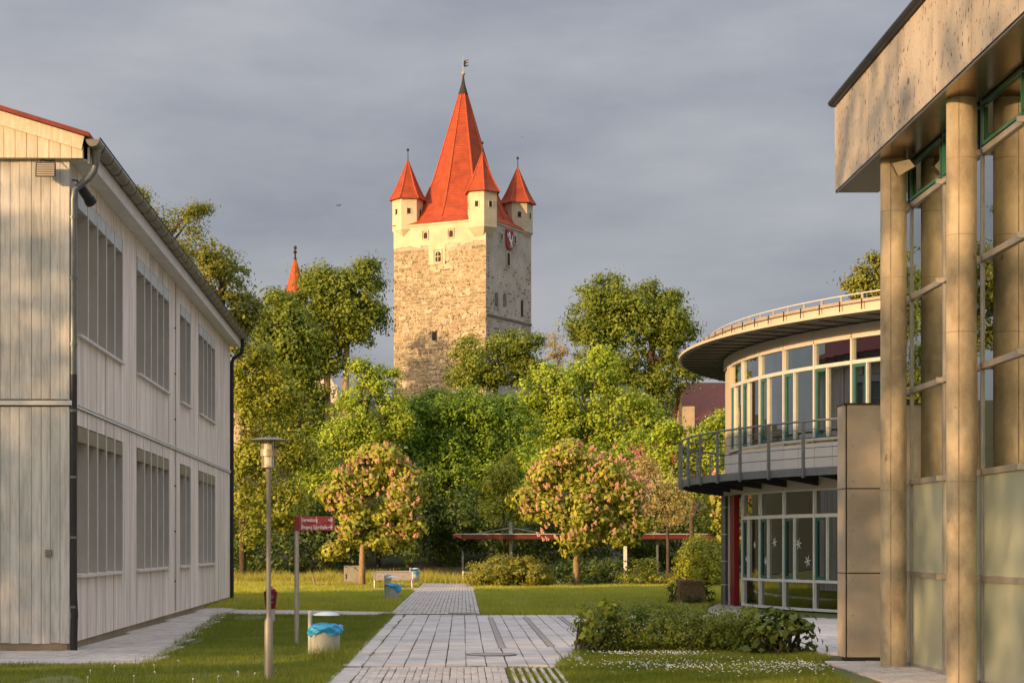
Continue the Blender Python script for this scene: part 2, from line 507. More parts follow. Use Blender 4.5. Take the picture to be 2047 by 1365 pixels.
L = {}
L['mid'] = leafmat('mid green leaves', (.075, .135, .008), (.27, .39, .03))
L['deep'] = leafmat('deep green leaves', (.065, .10, .008), (.27, .32, .03))
L['lime'] = leafmat('lime green leaves', (.14, .20, .012), (.42, .51, .045))
L['yellow'] = leafmat('yellow green leaves', (.12, .15, .011), (.41, .42, .045))
L['olive'] = leafmat('olive leaves', (.10, .12, .014), (.32, .32, .045))
L['tan'] = leafmat('tan young leaves', (.280, .231, .070), (.448, .364, .126))
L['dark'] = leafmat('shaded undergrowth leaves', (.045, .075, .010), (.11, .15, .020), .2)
L['hedge'] = leafmat('hedge leaves', (.104, .152, .019), (.216, .240, .032), .3)
L['sunlit_grass'] = leafmat('grass with sunlight in its colour', (.22, .26, .028), (.52, .48, .08), .35)  # lawn grass lightened so its colour stands in for sunlight on the far lawns
L['sunhedge'] = leafmat('hedge leaves coloured as sunlit', (.16, .17, .02), (.30, .28, .035), .3)  # hedge green brightened and yellowed to make the dome look sunlit
L['brown'] = leafmat('dry brown clipped twigs', (.32, .21, .11), (.46, .33, .17), .1)
L['grass'] = leafmat('grass blades', (.095, .14, .014), (.26, .275, .04), .35)
L['drygrass'] = leafmat('tall yellow grass', (.30, .29, .045), (.50, .44, .09), .4)

# ------------------------------------------------------------------ ground, paths and paving
def hillz(x, y):
    t = min(1, max(0, (y - 104) / 85.0))
    return 16.0 * t * t * (3 - 2 * t)

xs = [-700, -300, -150] + list(range(-90, 121, 10)) + [180, 400, 900]
ys = [-300, -80, -20, 0, 20, 40, 60, 80, 95] + list(range(104, 195, 6)) + [220, 300, 600, 1500]
gv = [(x, y, hillz(x, y)) for y in ys for x in xs]
gf = [(j * len(xs) + i, j * len(xs) + i + 1, (j + 1) * len(xs) + i + 1, (j + 1) * len(xs) + i) for j in range(len(ys) - 1) for i in range(len(xs) - 1)]
tag(MB().add(gv, gf).build('ground', M['ground']), kind='structure')
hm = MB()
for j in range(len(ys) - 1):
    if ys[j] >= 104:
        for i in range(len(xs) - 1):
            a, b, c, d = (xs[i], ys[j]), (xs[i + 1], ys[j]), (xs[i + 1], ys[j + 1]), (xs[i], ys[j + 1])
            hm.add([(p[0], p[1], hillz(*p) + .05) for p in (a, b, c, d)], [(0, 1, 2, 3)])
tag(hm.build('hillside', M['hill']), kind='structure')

def inside(x, y, poly):
    r = False
    n = len(poly)
    for i in range(n):
        (x1, y1), (x2, y2) = poly[i], poly[(i + 1) % n]
        if (y1 > y) != (y2 > y) and x < (x2 - x1) * (y - y1) / (y2 - y1) + x1:
            r = not r
    return r

def sheet(name, poly, z, m, parent=None, kind='structure'):
    o = MB().add([(x, y, z) for x, y in poly], [tuple(range(len(poly)))]).build(name, m, parent)
    if not parent:
        tag(o, kind=kind)
    return o

LAWN_R = [(1.55, 20), (1.45, 27.3), (1.95, 31.2), (2.5, 33.4), (5.55, 33.4), (5.75, 29.6), (5.35, 28.6), (5.15, 26.6), (4.9, 24), (4.6, 20)]
APRON = [(-14, 28.0), (-7, 28.1), (-4.75, 28.2), (-4.62, 28.9), (-6.86, 60), (-6.95, 62.5), (-8.2, 62.5), (-7.4, 60), (-6.5, 31.5), (-14, 31.5)]
PLAZA = [(-1.78, 27.4), (9.6, 27.4), (9.6, 44.3), (7.9, 46.9), (7.2, 48.4), (-1.8, 48.4)]
APR_R = [(5.4, 20), (5.4, 28.4), (6.7, 28.4), (6.7, 20)]

plaza = sheet('paved_plaza', PLAZA, .004, M['joint'])
pathf = sheet('paved_path', [(-1.86, 48.4), (.47, 48.4), (.40, 89), (-1.9, 89)], .012, M['paver'])
sheet('gravel_path', [(-7.0, 49.2), (-4, 48.6), (-1.85, 48.5), (-1.85, 50.6), (-4.0, 52.0), (-7.2, 53.0)], .008, M['path'])
sheet('gravel_path', [(-5.2, 77.6), (-1.88, 75.5), (-1.88, 81), (-4.6, 80.6)], .008, M['path'])
sheet('gravel_path', [(.42, 86.0), (20, 86.6), (20, 88.6), (.42, 88.4)], .008, M['path'])
sheet('gravel_path', [(7.2, 48.4), (8.1, 55), (8.8, 60), (7.9, 58.5), (7.0, 54), (6.2, 48.4)], .008, M['path'])
drive = sheet('drain_paving', [(-1.9, 19), (.62, 19), (.62, 27.4), (-1.78, 27.4)], .004, M['joint'])
turfp = sheet('grass_paving', [(.62, 19), (1.6, 19), (1.5, 27.4), (.62, 27.4)], .004, M['ground'])
apron = sheet('building_apron', APRON, .004, M['joint'])
apron2 = sheet('hall_apron', APR_R, .004, M['joint'])

def pave(parent, region, x0, x1, y0, y1, w, l, gx, gy, m, n_single, top=.03, name='slab', skip=None, stagger=0.0, jit=.003, notch=0, near=lambda x, y: y):
    cells = []
    nx, ny = int((x1 - x0) / w), int((y1 - y0) / l)
    for i in range(nx):
        off = stagger * l if i % 2 else 0
        wob = 0.0
        for j in range(ny):
            cx, cy = x0 + (i + .5) * w, y0 + (j + .5) * l + off
            if region and not inside(cx, cy, region):
                continue
            if skip and skip(cx, cy):
                continue
            wob = wob * .8 + random.uniform(-jit, jit)
            cells.append((near(cx, cy), cx + wob, cy, top + random.uniform(-.003, .003)))
    cells.sort()
    hx, hy = (w - gx) / 2, (l - gy) / 2

    def poly():
        if not notch:
            return [(-hx, -hy), (hx, -hy), (hx, hy), (-hx, hy)]
        k, q = notch, notch * 2.2
        return [(-hx + k, -hy), (hx - k, -hy), (hx, -hy + q), (hx, hy - q), (hx - k, hy), (-hx + k, hy), (-hx, hy - q), (-hx, -hy + q)]
    pl = poly()
    n = len(pl)
    me = bpy.data.meshes.new(name)
    b, by_ = .006, (.0015 if gy < .004 else .006)
    vs = [(x, y, -.03) for x, y in pl] + [(x, y, -b * .6) for x, y in pl] + [(x - math.copysign(b, x), y - math.copysign(by_, y), 0) for x, y in pl]
    fs = [tuple(range(2 * n, 3 * n))] + [(r * n + i, r * n + (i + 1) % n, (r + 1) * n + (i + 1) % n, (r + 1) * n + i) for r in (0, 1) for i in range(n)]
    me.from_pydata(vs, [], fs)
    me.materials.append(m)
    for _, cx, cy, z in cells[:n_single]:
        o = bpy.data.objects.new(name, me)
        COL.objects.link(o)
        o.parent = parent
        o.location = (cx, cy, z)
        o.rotation_euler = (random.gauss(0, .003), random.gauss(0, .003), random.gauss(0, .002))
    if len(cells) > n_single:
        mb = MB()
        for _, cx, cy, z in cells[n_single:]:
            mb.add([(x + cx, y + cy, zz + z) for x, y, zz in vs], fs)
        tag(mb.build(name + '_field', m, parent), kind='stuff')

in_lawn = lambda x, y: inside(x, y, [(1.5, 27), (2.0, 31.2), (2.55, 33.3), (5.5, 33.3), (5.75, 29.6), (5.4, 27)]) or inside(x, y, [(5.75, 28.6), (9, 28.6), (9, 30.2), (5.75, 30.2)])
pave(plaza, PLAZA, -1.45, 9.5, 27.42, 48.4, .30, .60, .016, .002, M['slab'], 300, name='paving_slab', skip=in_lawn, jit=.004)
pave(plaza, None, -1.77, -1.46, 27.42, 48.4, .31, .5, .02, .012, M['slab'], 60, name='kerb_slab', jit=.012)
pave(drive, None, -1.42, .60, 19.6, 27.4, .096, .40, .006, .006, M['paver'], 300, name='paver', notch=.016, near=lambda x, y: abs(y - 25.8))
pave(drive, None, -1.77, -1.44, 19.6, 27.4, .33, .5, .02, .012, M['slab'], 20, name='kerb_slab', jit=.012)
pave(turfp, None, .64, 1.46, 19.8, 27.4, .105, .40, .058, .02, M['paver'], 150, name='paver', near=lambda x, y: abs(y - 25.8))
pave(apron, APRON, -11, -4.6, 28.0, 62.3, .2, .1, .007, .007, M['paver'], 300, name='paver', stagger=.5, notch=.004, near=lambda x, y: y if x > -8 else 99)
pave(apron2, APR_R, 5.4, 6.7, 20, 28.4, .1, .2, .006, .006, M['paver'], 200, name='paver', stagger=.5, near=lambda x, y: -y)
pave(pathf, None, -1.86, .46, 48.5, 88.9, .115, .23, .012, .012, M['paver'], 0, name='paver', stagger=.5, top=.036)
tag(MB().add([(-1.86, 48.4, .014), (.47, 48.4, .014), (.40, 89, .014), (-1.9, 89, .014)], [(0, 1, 2, 3)]).build('joint_bed', M['joint'], pathf))

def manhole(x, y, r, label):
    t = thing('manhole_cover', (x, y, .03), label, 'manhole cover', 'manhole covers in the paving')
    MB().lathe((x, y, .0), [(r, .0), (r, .045), (r - .05, .045), (r - .05, .04)], 28, False).build('frame', M['iron'], t)
    MB().lathe((x, y, .0), [(r - .055, .0), (r - .055, .043), (.02, .043)], 28, True).build('lid', M['strip'], t)

manhole(.45, 30.2, .41, 'round iron manhole cover in the near slabs')
manhole(.02, 49.0, .38, 'further round manhole cover where the narrow path begins')
for k, (x, ya, yb, w) in enumerate(((.67, 32.2, 46.2, .10), (1.52, 32.6, 46.2, .10), (2.36, 37.5, 46.6, .09))):
    t = thing('drain_channel', (x, ya, .03), ['brown drain strip nearest the path in the plaza slabs', 'brown drain strip in the middle of the plaza slabs', 'short brown drain strip beside the hedge end'][k], 'drain', 'drain strips in the plaza')
    MB().box(x - w / 2, x + w / 2, ya, yb, .0, .037).build('grate', M['strip'], t)
    MB().box(x - w / 2 - .012, x - w / 2, ya, yb, .0, .040).build('edge_rail', M['iron'], t)
    MB().box(x + w / 2, x + w / 2 + .012, ya, yb, .0, .040).build('edge_rail', M['iron'], t)

# ------------------------------------------------------------------ timber clad building on the left
C0 = Vector((-6.51, 31.5, 0))
FD = Vector((-.0312, 1, 0)).normalized()
FN = Vector((FD.y, -FD.x, 0))

def LF(t, o, z):
    p = C0 + FD * t + FN * o
    return (p.x, p.y, z)

def lbox(mb, t0, t1, o0, o1, z0, z1):
    return mb.hexa([LF(t0, o0, z0), LF(t0, o1, z0), LF(t1, o1, z0), LF(t1, o0, z0)], [LF(t0, o0, z1), LF(t0, o1, z1), LF(t1, o1, z1), LF(t1, o0, z1)])

school = thing('timber_clad_building', (C0.x, C0.y, 0), 'two storey building clad in weathered white timber boards with red roof', 'building')
TL, GW = 29.1, 9.6
ZE, SL = 8.14, .30
# core: behind the cladding, prism with a gable
core = MB().add([LF(.06, -.25, .0), LF(.06, -GW, .0), LF(.06, -GW, 8.3), LF(.06, -GW / 2, 8.4 + SL * GW / 2), LF(.06, -.25, 8.3)] +
                [LF(TL, -.25, .0), LF(TL, -GW, .0), LF(TL, -GW, 8.3), LF(TL, -GW / 2, 8.4 + SL * GW / 2), LF(TL, -.25, 8.3)],
                [(0, 1, 2, 3, 4), (9, 8, 7, 6, 5), (0, 4, 9, 5), (4, 3, 8, 9), (3, 2, 7, 8), (2, 1, 6, 7), (1, 0, 5, 6)])
core.build('wall', M['plinth'], school)
pl = lbox(MB(), .0, TL, -.24, -.04, .0, .16)
lbox(pl, -.0, .05, -GW, -.24, .0, .16)
pl.build('plinth', M['plinth'], school)
# gable boards
x = 0.0
widths = []
while x < 3.6:
    w = random.choice((.13, .15, .16, .19, .2))
    for z0, z1 in ((.14 + random.uniform(0, .02), 4.06), (4.19, 8.16)):
        th = random.uniform(-.006, .006)
        zz = z0
        lbox(MB(), -.02 + th, .055, -x - w + .004, -x - .004, zz, z1).build('board', M['board'], school)
    x += w
lbox(MB(), -.01, .055, -GW, -x - .005, .14, 8.16).build('gable_cladding', M['board'], school)
lbox(MB(), -.05, .06, -GW, .04, 4.09, 4.165).build('band', M['white_trim'], school)
# overhanging gable top: boards under the sloping verge
x = -.24
zr = lambda o: 8.62 + SL * (-o - 0)                        # underside of the roof above offset o
while x < 4.0:
    w = .185
    z0, z1a, z1b = 8.15, zr(-x) - .19, zr(-x - w) - .19
    a, b = -x - .004, -x - w + .004
    MB().hexa([LF(-.16, b, z0), LF(-.16, a, z0), LF(-.02, a, z0), LF(-.02, b, z0)], [LF(-.16, b, z1b), LF(-.16, a, z1a), LF(-.02, a, z1a), LF(-.02, b, z1b)]).build('gable_board', M['gable_board'], school)
    x += w
MB().hexa([LF(-.14, -GW + .2, 8.17), LF(-.14, -x, 8.17), LF(-.03, -x, 8.17), LF(-.03, -GW + .2, 8.17)],
          [LF(-.14, -GW + .2, 8.4), LF(-.14, -x, zr(-x) - .2), LF(-.03, -x, zr(-x) - .2), LF(-.03, -GW + .2, 8.4)]).build('gable_cladding', M['gable_board'], school)
# verge board
vb = MB()
o0, o1 = .27, -GW / 2
vb.hexa([LF(-.20, o1, zr(o1) - .27), LF(-.20, o0 - .05, zr(o0 - .05) - .27), LF(-.165, o0 - .05, zr(o0 - .05) - .27), LF(-.165, o1, zr(o1) - .27)],
        [LF(-.20, o1, zr(o1) - .04), LF(-.20, o0, zr(o0) - .04), LF(-.165, o0, zr(o0) - .04), LF(-.165, o1, zr(o1) - .04)])
vb.build('verge_board', M['gable_board'], school)
# roof
rf = MB()
for sgn in (0, 1):
    oa, ob = (.36, -GW / 2) if not sgn else (-GW - .36, -GW / 2)
    za, zb = zr(.36) - .03, zr(-GW / 2) - .03
    rf.hexa([LF(-.28, ob, zb), LF(-.28, oa, za), LF(TL + .2, oa, za), LF(TL + .2, ob, zb)], [LF(-.28, ob, zb + .07), LF(-.28, oa, za + .07), LF(TL + .2, oa, za + .07), LF(TL + .2, ob, zb + .07)])
roof_l = rf.build('roof', M['redroof'], school)
# eaves: soffit boards, fascia
tt = -.02
while tt < TL:
    t2 = min(tt + 2.6, TL + .1)
    lbox(MB(), tt + .006, t2 - .006, -.02, .29, 8.13, 8.16).build('soffit_board', M['white_trim'], school)
    tt = t2
lbox(MB(), -.02, TL + .1, .295, .325, 8.10, 8.36).build('eaves_board', M['white_trim'], school)

# long facade: modules
edges = [.0, .70]
kinds = ['s']
def mods(n, t_end, k):
    a = edges[-1]
    for i in range(n):
        edges.append(a + (t_end - a) * (i + 1) / n)
        kinds.append(k)
mods(5, 5.8, 'w'); mods(2, 7.9, 's'); mods(5, 13.2, 'w'); mods(2, 15.55, 's'); mods(2, 17.7, 'w'); mods(2, 19.8, 's'); mods(4, 24.1, 'w'); mods(5, 29.1, 's')
kinds[0] = 's'
WZ = ((1.28, 3.80), (5.36, 7.76))
def panel(t0, t1, z0, z1, name='cladding_panel'):
    return lbox(MB(), t0 + .024, t1 - .024, -.245, random.uniform(-.004, .004), z0, z1).build(name, M['panel'], school)
runs = []
for i, k in enumerate(kinds):
    a, b = edges[i], edges[i + 1]
    if k == 's':
        panel(a, b, .15, 4.07); panel(a, b, 4.18, 8.125)
    else:
        panel(a, b, .15, WZ[0][0]); panel(a, b, WZ[0][1] + .005, 4.07); panel(a, b, 4.18, WZ[1][0]); panel(a, b, WZ[1][1] + .005, 8.125)
        for lv, (z0, z1) in enumerate(WZ):
            win = lbox(MB(), a + .01, b - .01, -.245, -.225, z0 + .01, z1 - .01).build('window', M['darkglass'], school)
            lbox(MB(), b - .055, b - .006, -.24, .012, z0 + .004, z1 - .004).build('fin', M['fin'], win)
            lbox(MB(), b - .062, b + .002, .013, .03, z0 + .004, z1 - .004).build('fin_edge', M['white_trim'], win)
            lbox(MB(), a + .01, b - .066, -.22, .015, z1 - .27, z1 - .02).build('blind_box', M['olive' if lv == 0 else 'grey_box'], win)
        if i == 0 or kinds[i - 1] == 's':
            runs.append([a, b])
        runs[-1][1] = b
for a, b in runs:
    for z0, z1 in WZ:
        lbox(MB(), a - .02, b + .02, .014, .075, z0 - .055, z0 - .01).build('sill', M['white_trim'], school)
for z in (4.085, 4.135):
    lbox(MB(), -.02, TL, -.02, .035, z, z + .035).build('band', M['white_trim'], school)
# gutter with joints
gut = MB()
n = 10
prof = [(.41 + .11 * math.cos(math.pi + math.pi * k / n), 8.45 + .12 * math.sin(math.pi + math.pi * k / n)) for k in range(n + 1)]
prof_in = [(.41 + .10 * math.cos(math.pi + math.pi * k / n), 8.45 + .11 * math.sin(math.pi + math.pi * k / n)) for k in range(n, -1, -1)]
ring = prof + prof_in
gut.prism([LF(-.22, o, z) for o, z in ring], FD * (TL + .4))
g_o = gut.build('gutter', M['gutter'], school, smooth=True)
tt = .35
while tt < TL:
    MB().prism([LF(tt, .41 + 1.06 * (o - .41), 8.45 + 1.06 * (z - 8.45)) for o, z in ring], FD * .035).build('gutter_joint', M['dark_metal'], g_o)
    tt += .95
MB().prism([LF(-.23, o, z) for o, z in prof], FD * .012).build('gutter_end', M['gutter'], g_o)
MB().tube([LF(-.2, .53, 8.47), LF(TL, .53, 8.47)], .014, 6).build('gutter_bead', M['dark_metal'], g_o)

def downpipe(t, o, top, mat_top, bend, name='downpipe'):
    d = MB().tube([LF(bend[0], .41, 8.36), LF(bend[0], .41, 8.12), LF(bend[0], .38, 8.0), LF((bend[0] + t) / 2, .30, 7.86), LF((bend[0] + t) / 2, .20, 7.78), LF(t, o + .02, 7.66), LF(t, o, 7.5), LF(t, o, top)], .056, 14).build(name, mat_top, school, smooth=True)
    return d
dp = downpipe(.02, .055, 4.6, M['zinc'], (.12, 0))
MB().tube([LF(.02, .055, 4.6), LF(.02, .055, 1.0), LF(.02, .06, .95), LF(.02, .075, .6), LF(.02, .07, .55), LF(.02, .06, .01)], .06, 14).build('lower_pipe', M['dark_metal'], dp, smooth=True)
for z in (7.2, 6.2, 5.1, 4.0, 2.9, 1.9, .75):
    MB().lathe(LF(.02, .055, z), [(.056, -.02), (.068, -.02), (.068, .02), (.056, .02)], 14, False).build('pipe_clip', M['zinc'], dp)
    lbox(MB(), .01, .03, -.02, .03, z - .01, z + .01).build('clip_stem', M['dark_metal'], dp)
MB().lathe(LF(.12, .41, 8.12), [(.062, 0), (.075, .12), (.095, .24)], 14, False).build('outlet', M['gutter'], dp, smooth=True)
dp2 = MB().tube([LF(TL - .1, .41, 8.36), LF(TL - .1, .41, 8.1), LF(TL - .05, .36, 7.9), LF(TL, .12, 7.75), LF(TL, .06, 7.6), LF(TL, .06, .02)], .062, 12).build('downpipe', M['dark_metal'], school, smooth=True)
# lightning conductor on the facade
lc = MB().tube([LF(14.4, .03, 8.1), LF(14.4, .03, .2)], .009, 6).build('lightning_conductor', M['zinc'], school)
for z in (7.0, 5.9, 4.8, 3.2, 2.1, .9):
    lbox(MB(), 14.385, 14.415, .0, .04, z, z + .03).build('bracket', M['dark_metal'], lc)
lbox(MB(), -.06, -.015, -.40, -.29, 1.58, 1.70).build('junction_box', M['olive'], school, bevel=.008)

# floodlight on the gable
fl = thing('floodlight', LF(-.05, -.37, 7.85), 'wire guarded floodlight on the gable of the timber building', 'lamp')
cx0, cz0 = -.34, 7.93
hb = MB().hexa([LF(-.34, cx0 - .17, cz0 - .13), LF(-.34, cx0 + .17, cz0 - .13), LF(-.14, cx0 + .10, cz0 - .08), LF(-.14, cx0 - .10, cz0 - .08)],
               [LF(-.30, cx0 - .17, cz0 + .12), LF(-.30, cx0 + .17, cz0 + .12), LF(-.14, cx0 + .10, cz0 + .10), LF(-.14, cx0 - .10, cz0 + .10)])
hb.build('housing', M['copper'], fl, bevel=.012)
MB().hexa([LF(-.345, cx0 - .145, cz0 - .11), LF(-.345, cx0 + .145, cz0 - .11), LF(-.342, cx0 + .145, cz0 - .11), LF(-.342, cx0 - .145, cz0 - .11)],
          [LF(-.305, cx0 - .145, cz0 + .10), LF(-.305, cx0 + .145, cz0 + .10), LF(-.302, cx0 + .145, cz0 + .10), LF(-.302, cx0 - .145, cz0 + .10)]).build('lens', M['lampbody'], fl)
for k in range(5):
    zz = cz0 - .08 + .038 * k
    MB().tube([LF(-.352 + .006 * k, cx0 - .15, zz), LF(-.352 + .006 * k, cx0 + .15, zz)], .0035, 5).build('guard_wire', M['dark_metal'], fl)
MB().tube([LF(-.2, cx0 - .11, cz0 + .1), LF(-.1, cx0 - .11, cz0 + .2), LF(-.02, cx0 - .05, cz0 + .2), LF(-.02, cx0 + .05, cz0 + .2), LF(-.1, cx0 + .11, cz0 + .2), LF(-.2, cx0 + .11, cz0 + .1)], .010, 6).build('bracket', M['dark_metal'], fl)
# cylinder spotlight under the eaves
sp = thing('spotlight', LF(.25, .12, 7.7), 'dark cylindrical spotlight under the eaves beside the downpipe', 'lamp')
MB().tube([LF(.10, .14, 7.76), LF(.34, .26, 7.56)], [.075, .085], 16).build('housing', M['dark_metal'], sp, smooth=True)
MB().tube([LF(.335, .257, 7.565), LF(.40, .29, 7.51)], [.095, .10], 16, False).build('hood', M['dark_metal'], sp, smooth=True)
MB().tube([LF(.18, -.02, 7.85), LF(.2, .08, 7.85), LF(.22, .2, 7.70)], .014, 6).build('bracket', M['dark_metal'], sp)

# ------------------------------------------------------------------ glazed hall on the right
HX, CX, FX = 6.50, 6.20, 5.85                             # glass plane, column axis, fascia plane
hall = thing('glass_hall_building', (HX, 26, 0), 'tall glazed hall with concrete columns, speckled fascia and bronze soffit', 'building')
ZS = 7.31
Y0H, Y1H = 15.0, 29.9
# fascia panels
fj = [29.9, 27.4, 25.55, 23.7, 21.85, 20.0, 18.15, 16.3, 15.0]
for a, b in zip(fj[1:], fj[:-1]):
    MB().box(FX, FX + .05, a + .013, b - .013, ZS + .02, 8.64).build('fascia_panel', M['fascia'], hall)
MB().box(FX + .055, 14, Y1H - .05, Y1H, ZS + .02, 8.64).build('end_fascia_panel', M['fascia'], hall)
MB().box(FX + .06, 14, Y0H, Y1H - .06, ZS + .06, 8.6).build('roof_slab', M['darkroom'], hall)
re_ = MB().box(FX - .05, FX + .3, Y0H, Y1H + .05, 8.66, 8.76).build('roof_edge', M['dark_metal'], hall)
MB().tube([(FX - .05, Y0H, 8.72), (FX - .05, Y1H + .05, 8.72)], .05, 8).build('edge_gutter', M['dark_metal'], re_)
yy = Y1H - .5
while yy > Y0H:
    MB().hexa([(FX + .0, yy, 8.76), (FX + .12, yy, 8.76), (FX + .12, yy + .07, 8.76), (FX, yy + .07, 8.76)], [(FX + .04, yy + .02, 8.86), (FX + .09, yy + .02, 8.86), (FX + .09, yy + .05, 8.86), (FX + .04, yy + .05, 8.86)]).build('clamp', M['lampbody'], re_)
    yy -= .95
sj = [29.84, 28.2, 26.4, 24.5, 22.6, 20.7, 18.8, 16.9, 15.0]
for a, b in zip(sj[1:], sj[:-1]):
    MB().box(FX + .003, HX + .02, a + .004, b - .004, ZS - .012, ZS + .012).build('soffit_sheet', M['soffit'], hall)
MB().box(FX + .003, FX + .03, Y0H, Y1H - .06, ZS - .02, ZS + .018).build('drip_edge', M['alu'], hall)
# roof above the end wall beyond the glass
MB().box(HX + .03, 14, 29.0, 29.2, 0, ZS).build('end_wall', M['panelbox'], hall)
MB().box(HX + .3, 14, Y0H, 28.95, .0, .02).build('floor', M['hallwall'], hall)
MB().box(11.0, 11.2, Y0H, 28.95, .02, ZS).build('back_wall', M['hallwall'], hall)
MB().box(HX + .25, 11.0, Y0H, 28.95, 7.0, 7.05).build('ceiling', M['hallwall'], hall)
MB().box(8.2, 8.4, Y0H, 28.95, .02, 4.2).build('brick_partition', M['brickwall'], hall)
for y in (16.5, 20.4, 24.3, 28.0):
    MB().lathe((7.5, y, .02), [(.16, 0), (.16, 6.95)], 16).build('inner_column', M['concrete'], hall, smooth=True)
for y in (22, 26):
    MB().box(7.0, 10.9, y, y + .25, 5.6, 6.0).build('ceiling_beam', M['white_trim'], hall)
# columns
for y in (27.36, 23.63):
    c = MB().lathe((CX, y, .0), [(.185, .02), (.185, ZS - .01)], 36).build('column', M['concrete'], hall, smooth=True)
    a = R(205)
    for zc in (2.55, 4.4, 5.6, 6.55):
        MB().lathe((CX, y, zc), [(.1855, 0), (.187, .004), (.1855, .008)], 36, False).build('joint_ring', M['seam'], c)
    a = R(245)
    px_, py_ = CX + .184 * math.cos(a), y + .184 * math.sin(a)
    MB().tube([(px_, py_, .03), (px_, py_, ZS - .02)], .007, 5).build('casting_seam', M['seam'], c)
# curtain wall: mullions, rails, panes
mul = [28.95, 27.48, 25.62, 23.74, 21.88, 20.0, 18.14, 16.3]
rails = [.03, 1.345, 2.67, 3.99, 5.33, 6.66]
for y in mul:
    mo = MB().box(HX - .03, HX + .03, y - .03, y + .03, .0, ZS - .013).build('mullion', M['alu'], hall)
    for z in rails[1:]:
        MB().box(HX - .13, HX - .031, y - .05, y - .01, z - .035, z + .035).build('bracket', M['alu'], mo)
for a, b in zip(mul[1:], mul[:-1]):
    for z in rails:
        MB().box(HX - .045, HX + .03, a + .031, b - .031, z - .03, z + .045).build('rail', M['alu'], hall)
    for i, z in enumerate(rails):
        z2 = rails[i + 1] - .03 if i + 1 < len(rails) else ZS - .02
        m = M['frost'] if i < 2 else M['glass']
        p = MB().box(HX - .008, HX + .008, a + .032, b - .032, z + .046, z2 - .001).build('pane', m, hall)
        if i == 5:
            for zz in (z + .046, z2 - .075):
                MB().box(HX - .05, HX - .012, a + .04, b - .04, zz + .02, zz + .06).build('sash_rail', M['green'], p)
            for yy in (a + .04, b - .11):
                MB().box(HX - .05, HX - .012, yy + .015, yy + .055, z + .117, z2 - .076).build('sash_stile', M['green'], p)
# wedge shaped floodlight at the first column
sl_ = thing('wall_washer', (CX + .05, 26.75, 7.0), 'wedge shaped bronze floodlight under the soffit at the far column', 'lamp')
a = Vector(P(1783, 338, 26.9)); b = Vector(P(1830, 318, 26.75))
MB().hexa([P(1783, 327, 26.9), P(1796, 353, 26.9), P(1796, 353, 27.1), P(1783, 327, 27.1)], [P(1818, 319, 26.7), P(1830, 333, 26.7), P(1830, 333, 26.85), P(1818, 319, 26.85)]).build('housing', M['lampbody'], sl_, bevel=.01)
MB().hexa([P(1781.5, 328, 26.92), P(1794, 354, 26.92), P(1794, 354, 27.08), P(1781.5, 328, 27.08)], [P(1783, 327.5, 26.92), P(1795.5, 353, 26.92), P(1795.5, 353, 27.08), P(1783, 327.5, 27.08)]).build('lens', M['void'], sl_)
MB().tube([P(1822, 326, 26.78), P(1824, 312, 26.78)], .012, 6).build('stem', M['dark_metal'], sl_)

# panel clad wind screen beside the hall
scr = thing('panel_clad_screen', (5.82, 28.9, 0), 'freestanding wall clad in tan panels with dark joints beside the columns', 'wall')
MB().box(5.86, 7.4, 28.93, 29.4, .0, 3.88).build('frame', M['dark_metal'], scr)
for i in range(3):
    z0, z1 = .07 + i * 1.285, .07 + (i + 1) * 1.285 - .018
    p = MB().box(5.845, 7.4, 28.9, 28.925, z0, z1).build('front_panel', M['panelbox'], scr)
    for (x, z) in ((5.93, z0 + .1), (6.38, z0 + .1), (5.93, z1 - .1), (6.38, z1 - .1), (5.93, (z0 + z1) / 2), (6.38, (z0 + z1) / 2)):
        MB().lathe((0, 0, 0), [(.011, 0), (.009, .004)], 8).build('rivet', M['steel'], p)
        r_ = COL.objects[-1]
        r_.location = (x - 5.82, 28.899 - 28.9, z)
        r_.rotation_euler = (R(90), 0, 0)
        for vtx in r_.data.vertices:
            vtx.co = vtx.co + Vector((5.82, 28.9, 0))
    MB().box(5.80, 5.825, 28.92, 29.42, z0, z1).build('side_panel', M['panelbox'], scr)
MB().box(5.79, 7.4, 28.89, 29.43, 3.90, 3.93).build('coping', M['dark_metal'], scr)

# ------------------------------------------------------------------ round pavilion
DC, DR = Vector((24.6, 56.8, 0)), 16.6
rp_ = thing('round_pavilion_building', (DC.x - DR, DC.y, 0), 'curved two storey pavilion with ribbon windows, balcony and overhanging roof', 'building')

def DP(a, r, z):
    return (DC.x + r * math.cos(R(a)), DC.y + r * math.sin(R(a)), z)

def dbox(mb, a0, a1, r0, r1, z0, z1, n=None):
    n = n or max(1, int(abs(a1 - a0) / 1.4 + .5))
    for i in range(n):
        b0, b1 = a0 + (a1 - a0) * i / n, a0 + (a1 - a0) * (i + 1) / n
    vs, fs = [], []
    for i in range(n + 1):
        b = a0 + (a1 - a0) * i / n
        vs += [DP(b, r0, z0), DP(b, r1, z0), DP(b, r1, z1), DP(b, r0, z1)]
    for i in range(n):
        k = i * 4
        for q in range(4):
            fs.append((k + q, k + (q + 1) % 4, k + 4 + (q + 1) % 4, k + 4 + q))
    fs += [(3, 2, 1, 0), (n * 4, n * 4 + 1, n * 4 + 2, n * 4 + 3)]
    mb.add(vs, fs)
    return mb

def bm_fix(o):
    b = bmesh.new(); b.from_mesh(o.data); bmesh.ops.recalc_face_normals(b, faces=b.faces); b.to_mesh(o.data); b.free()
    return o

def db(name, m, a0, a1, r0, r1, z0, z1, parent=None, n=None):
    return bm_fix(dbox(MB(), a0, a1, r0, r1, z0, z1, n).build(name, m, parent or rp_))

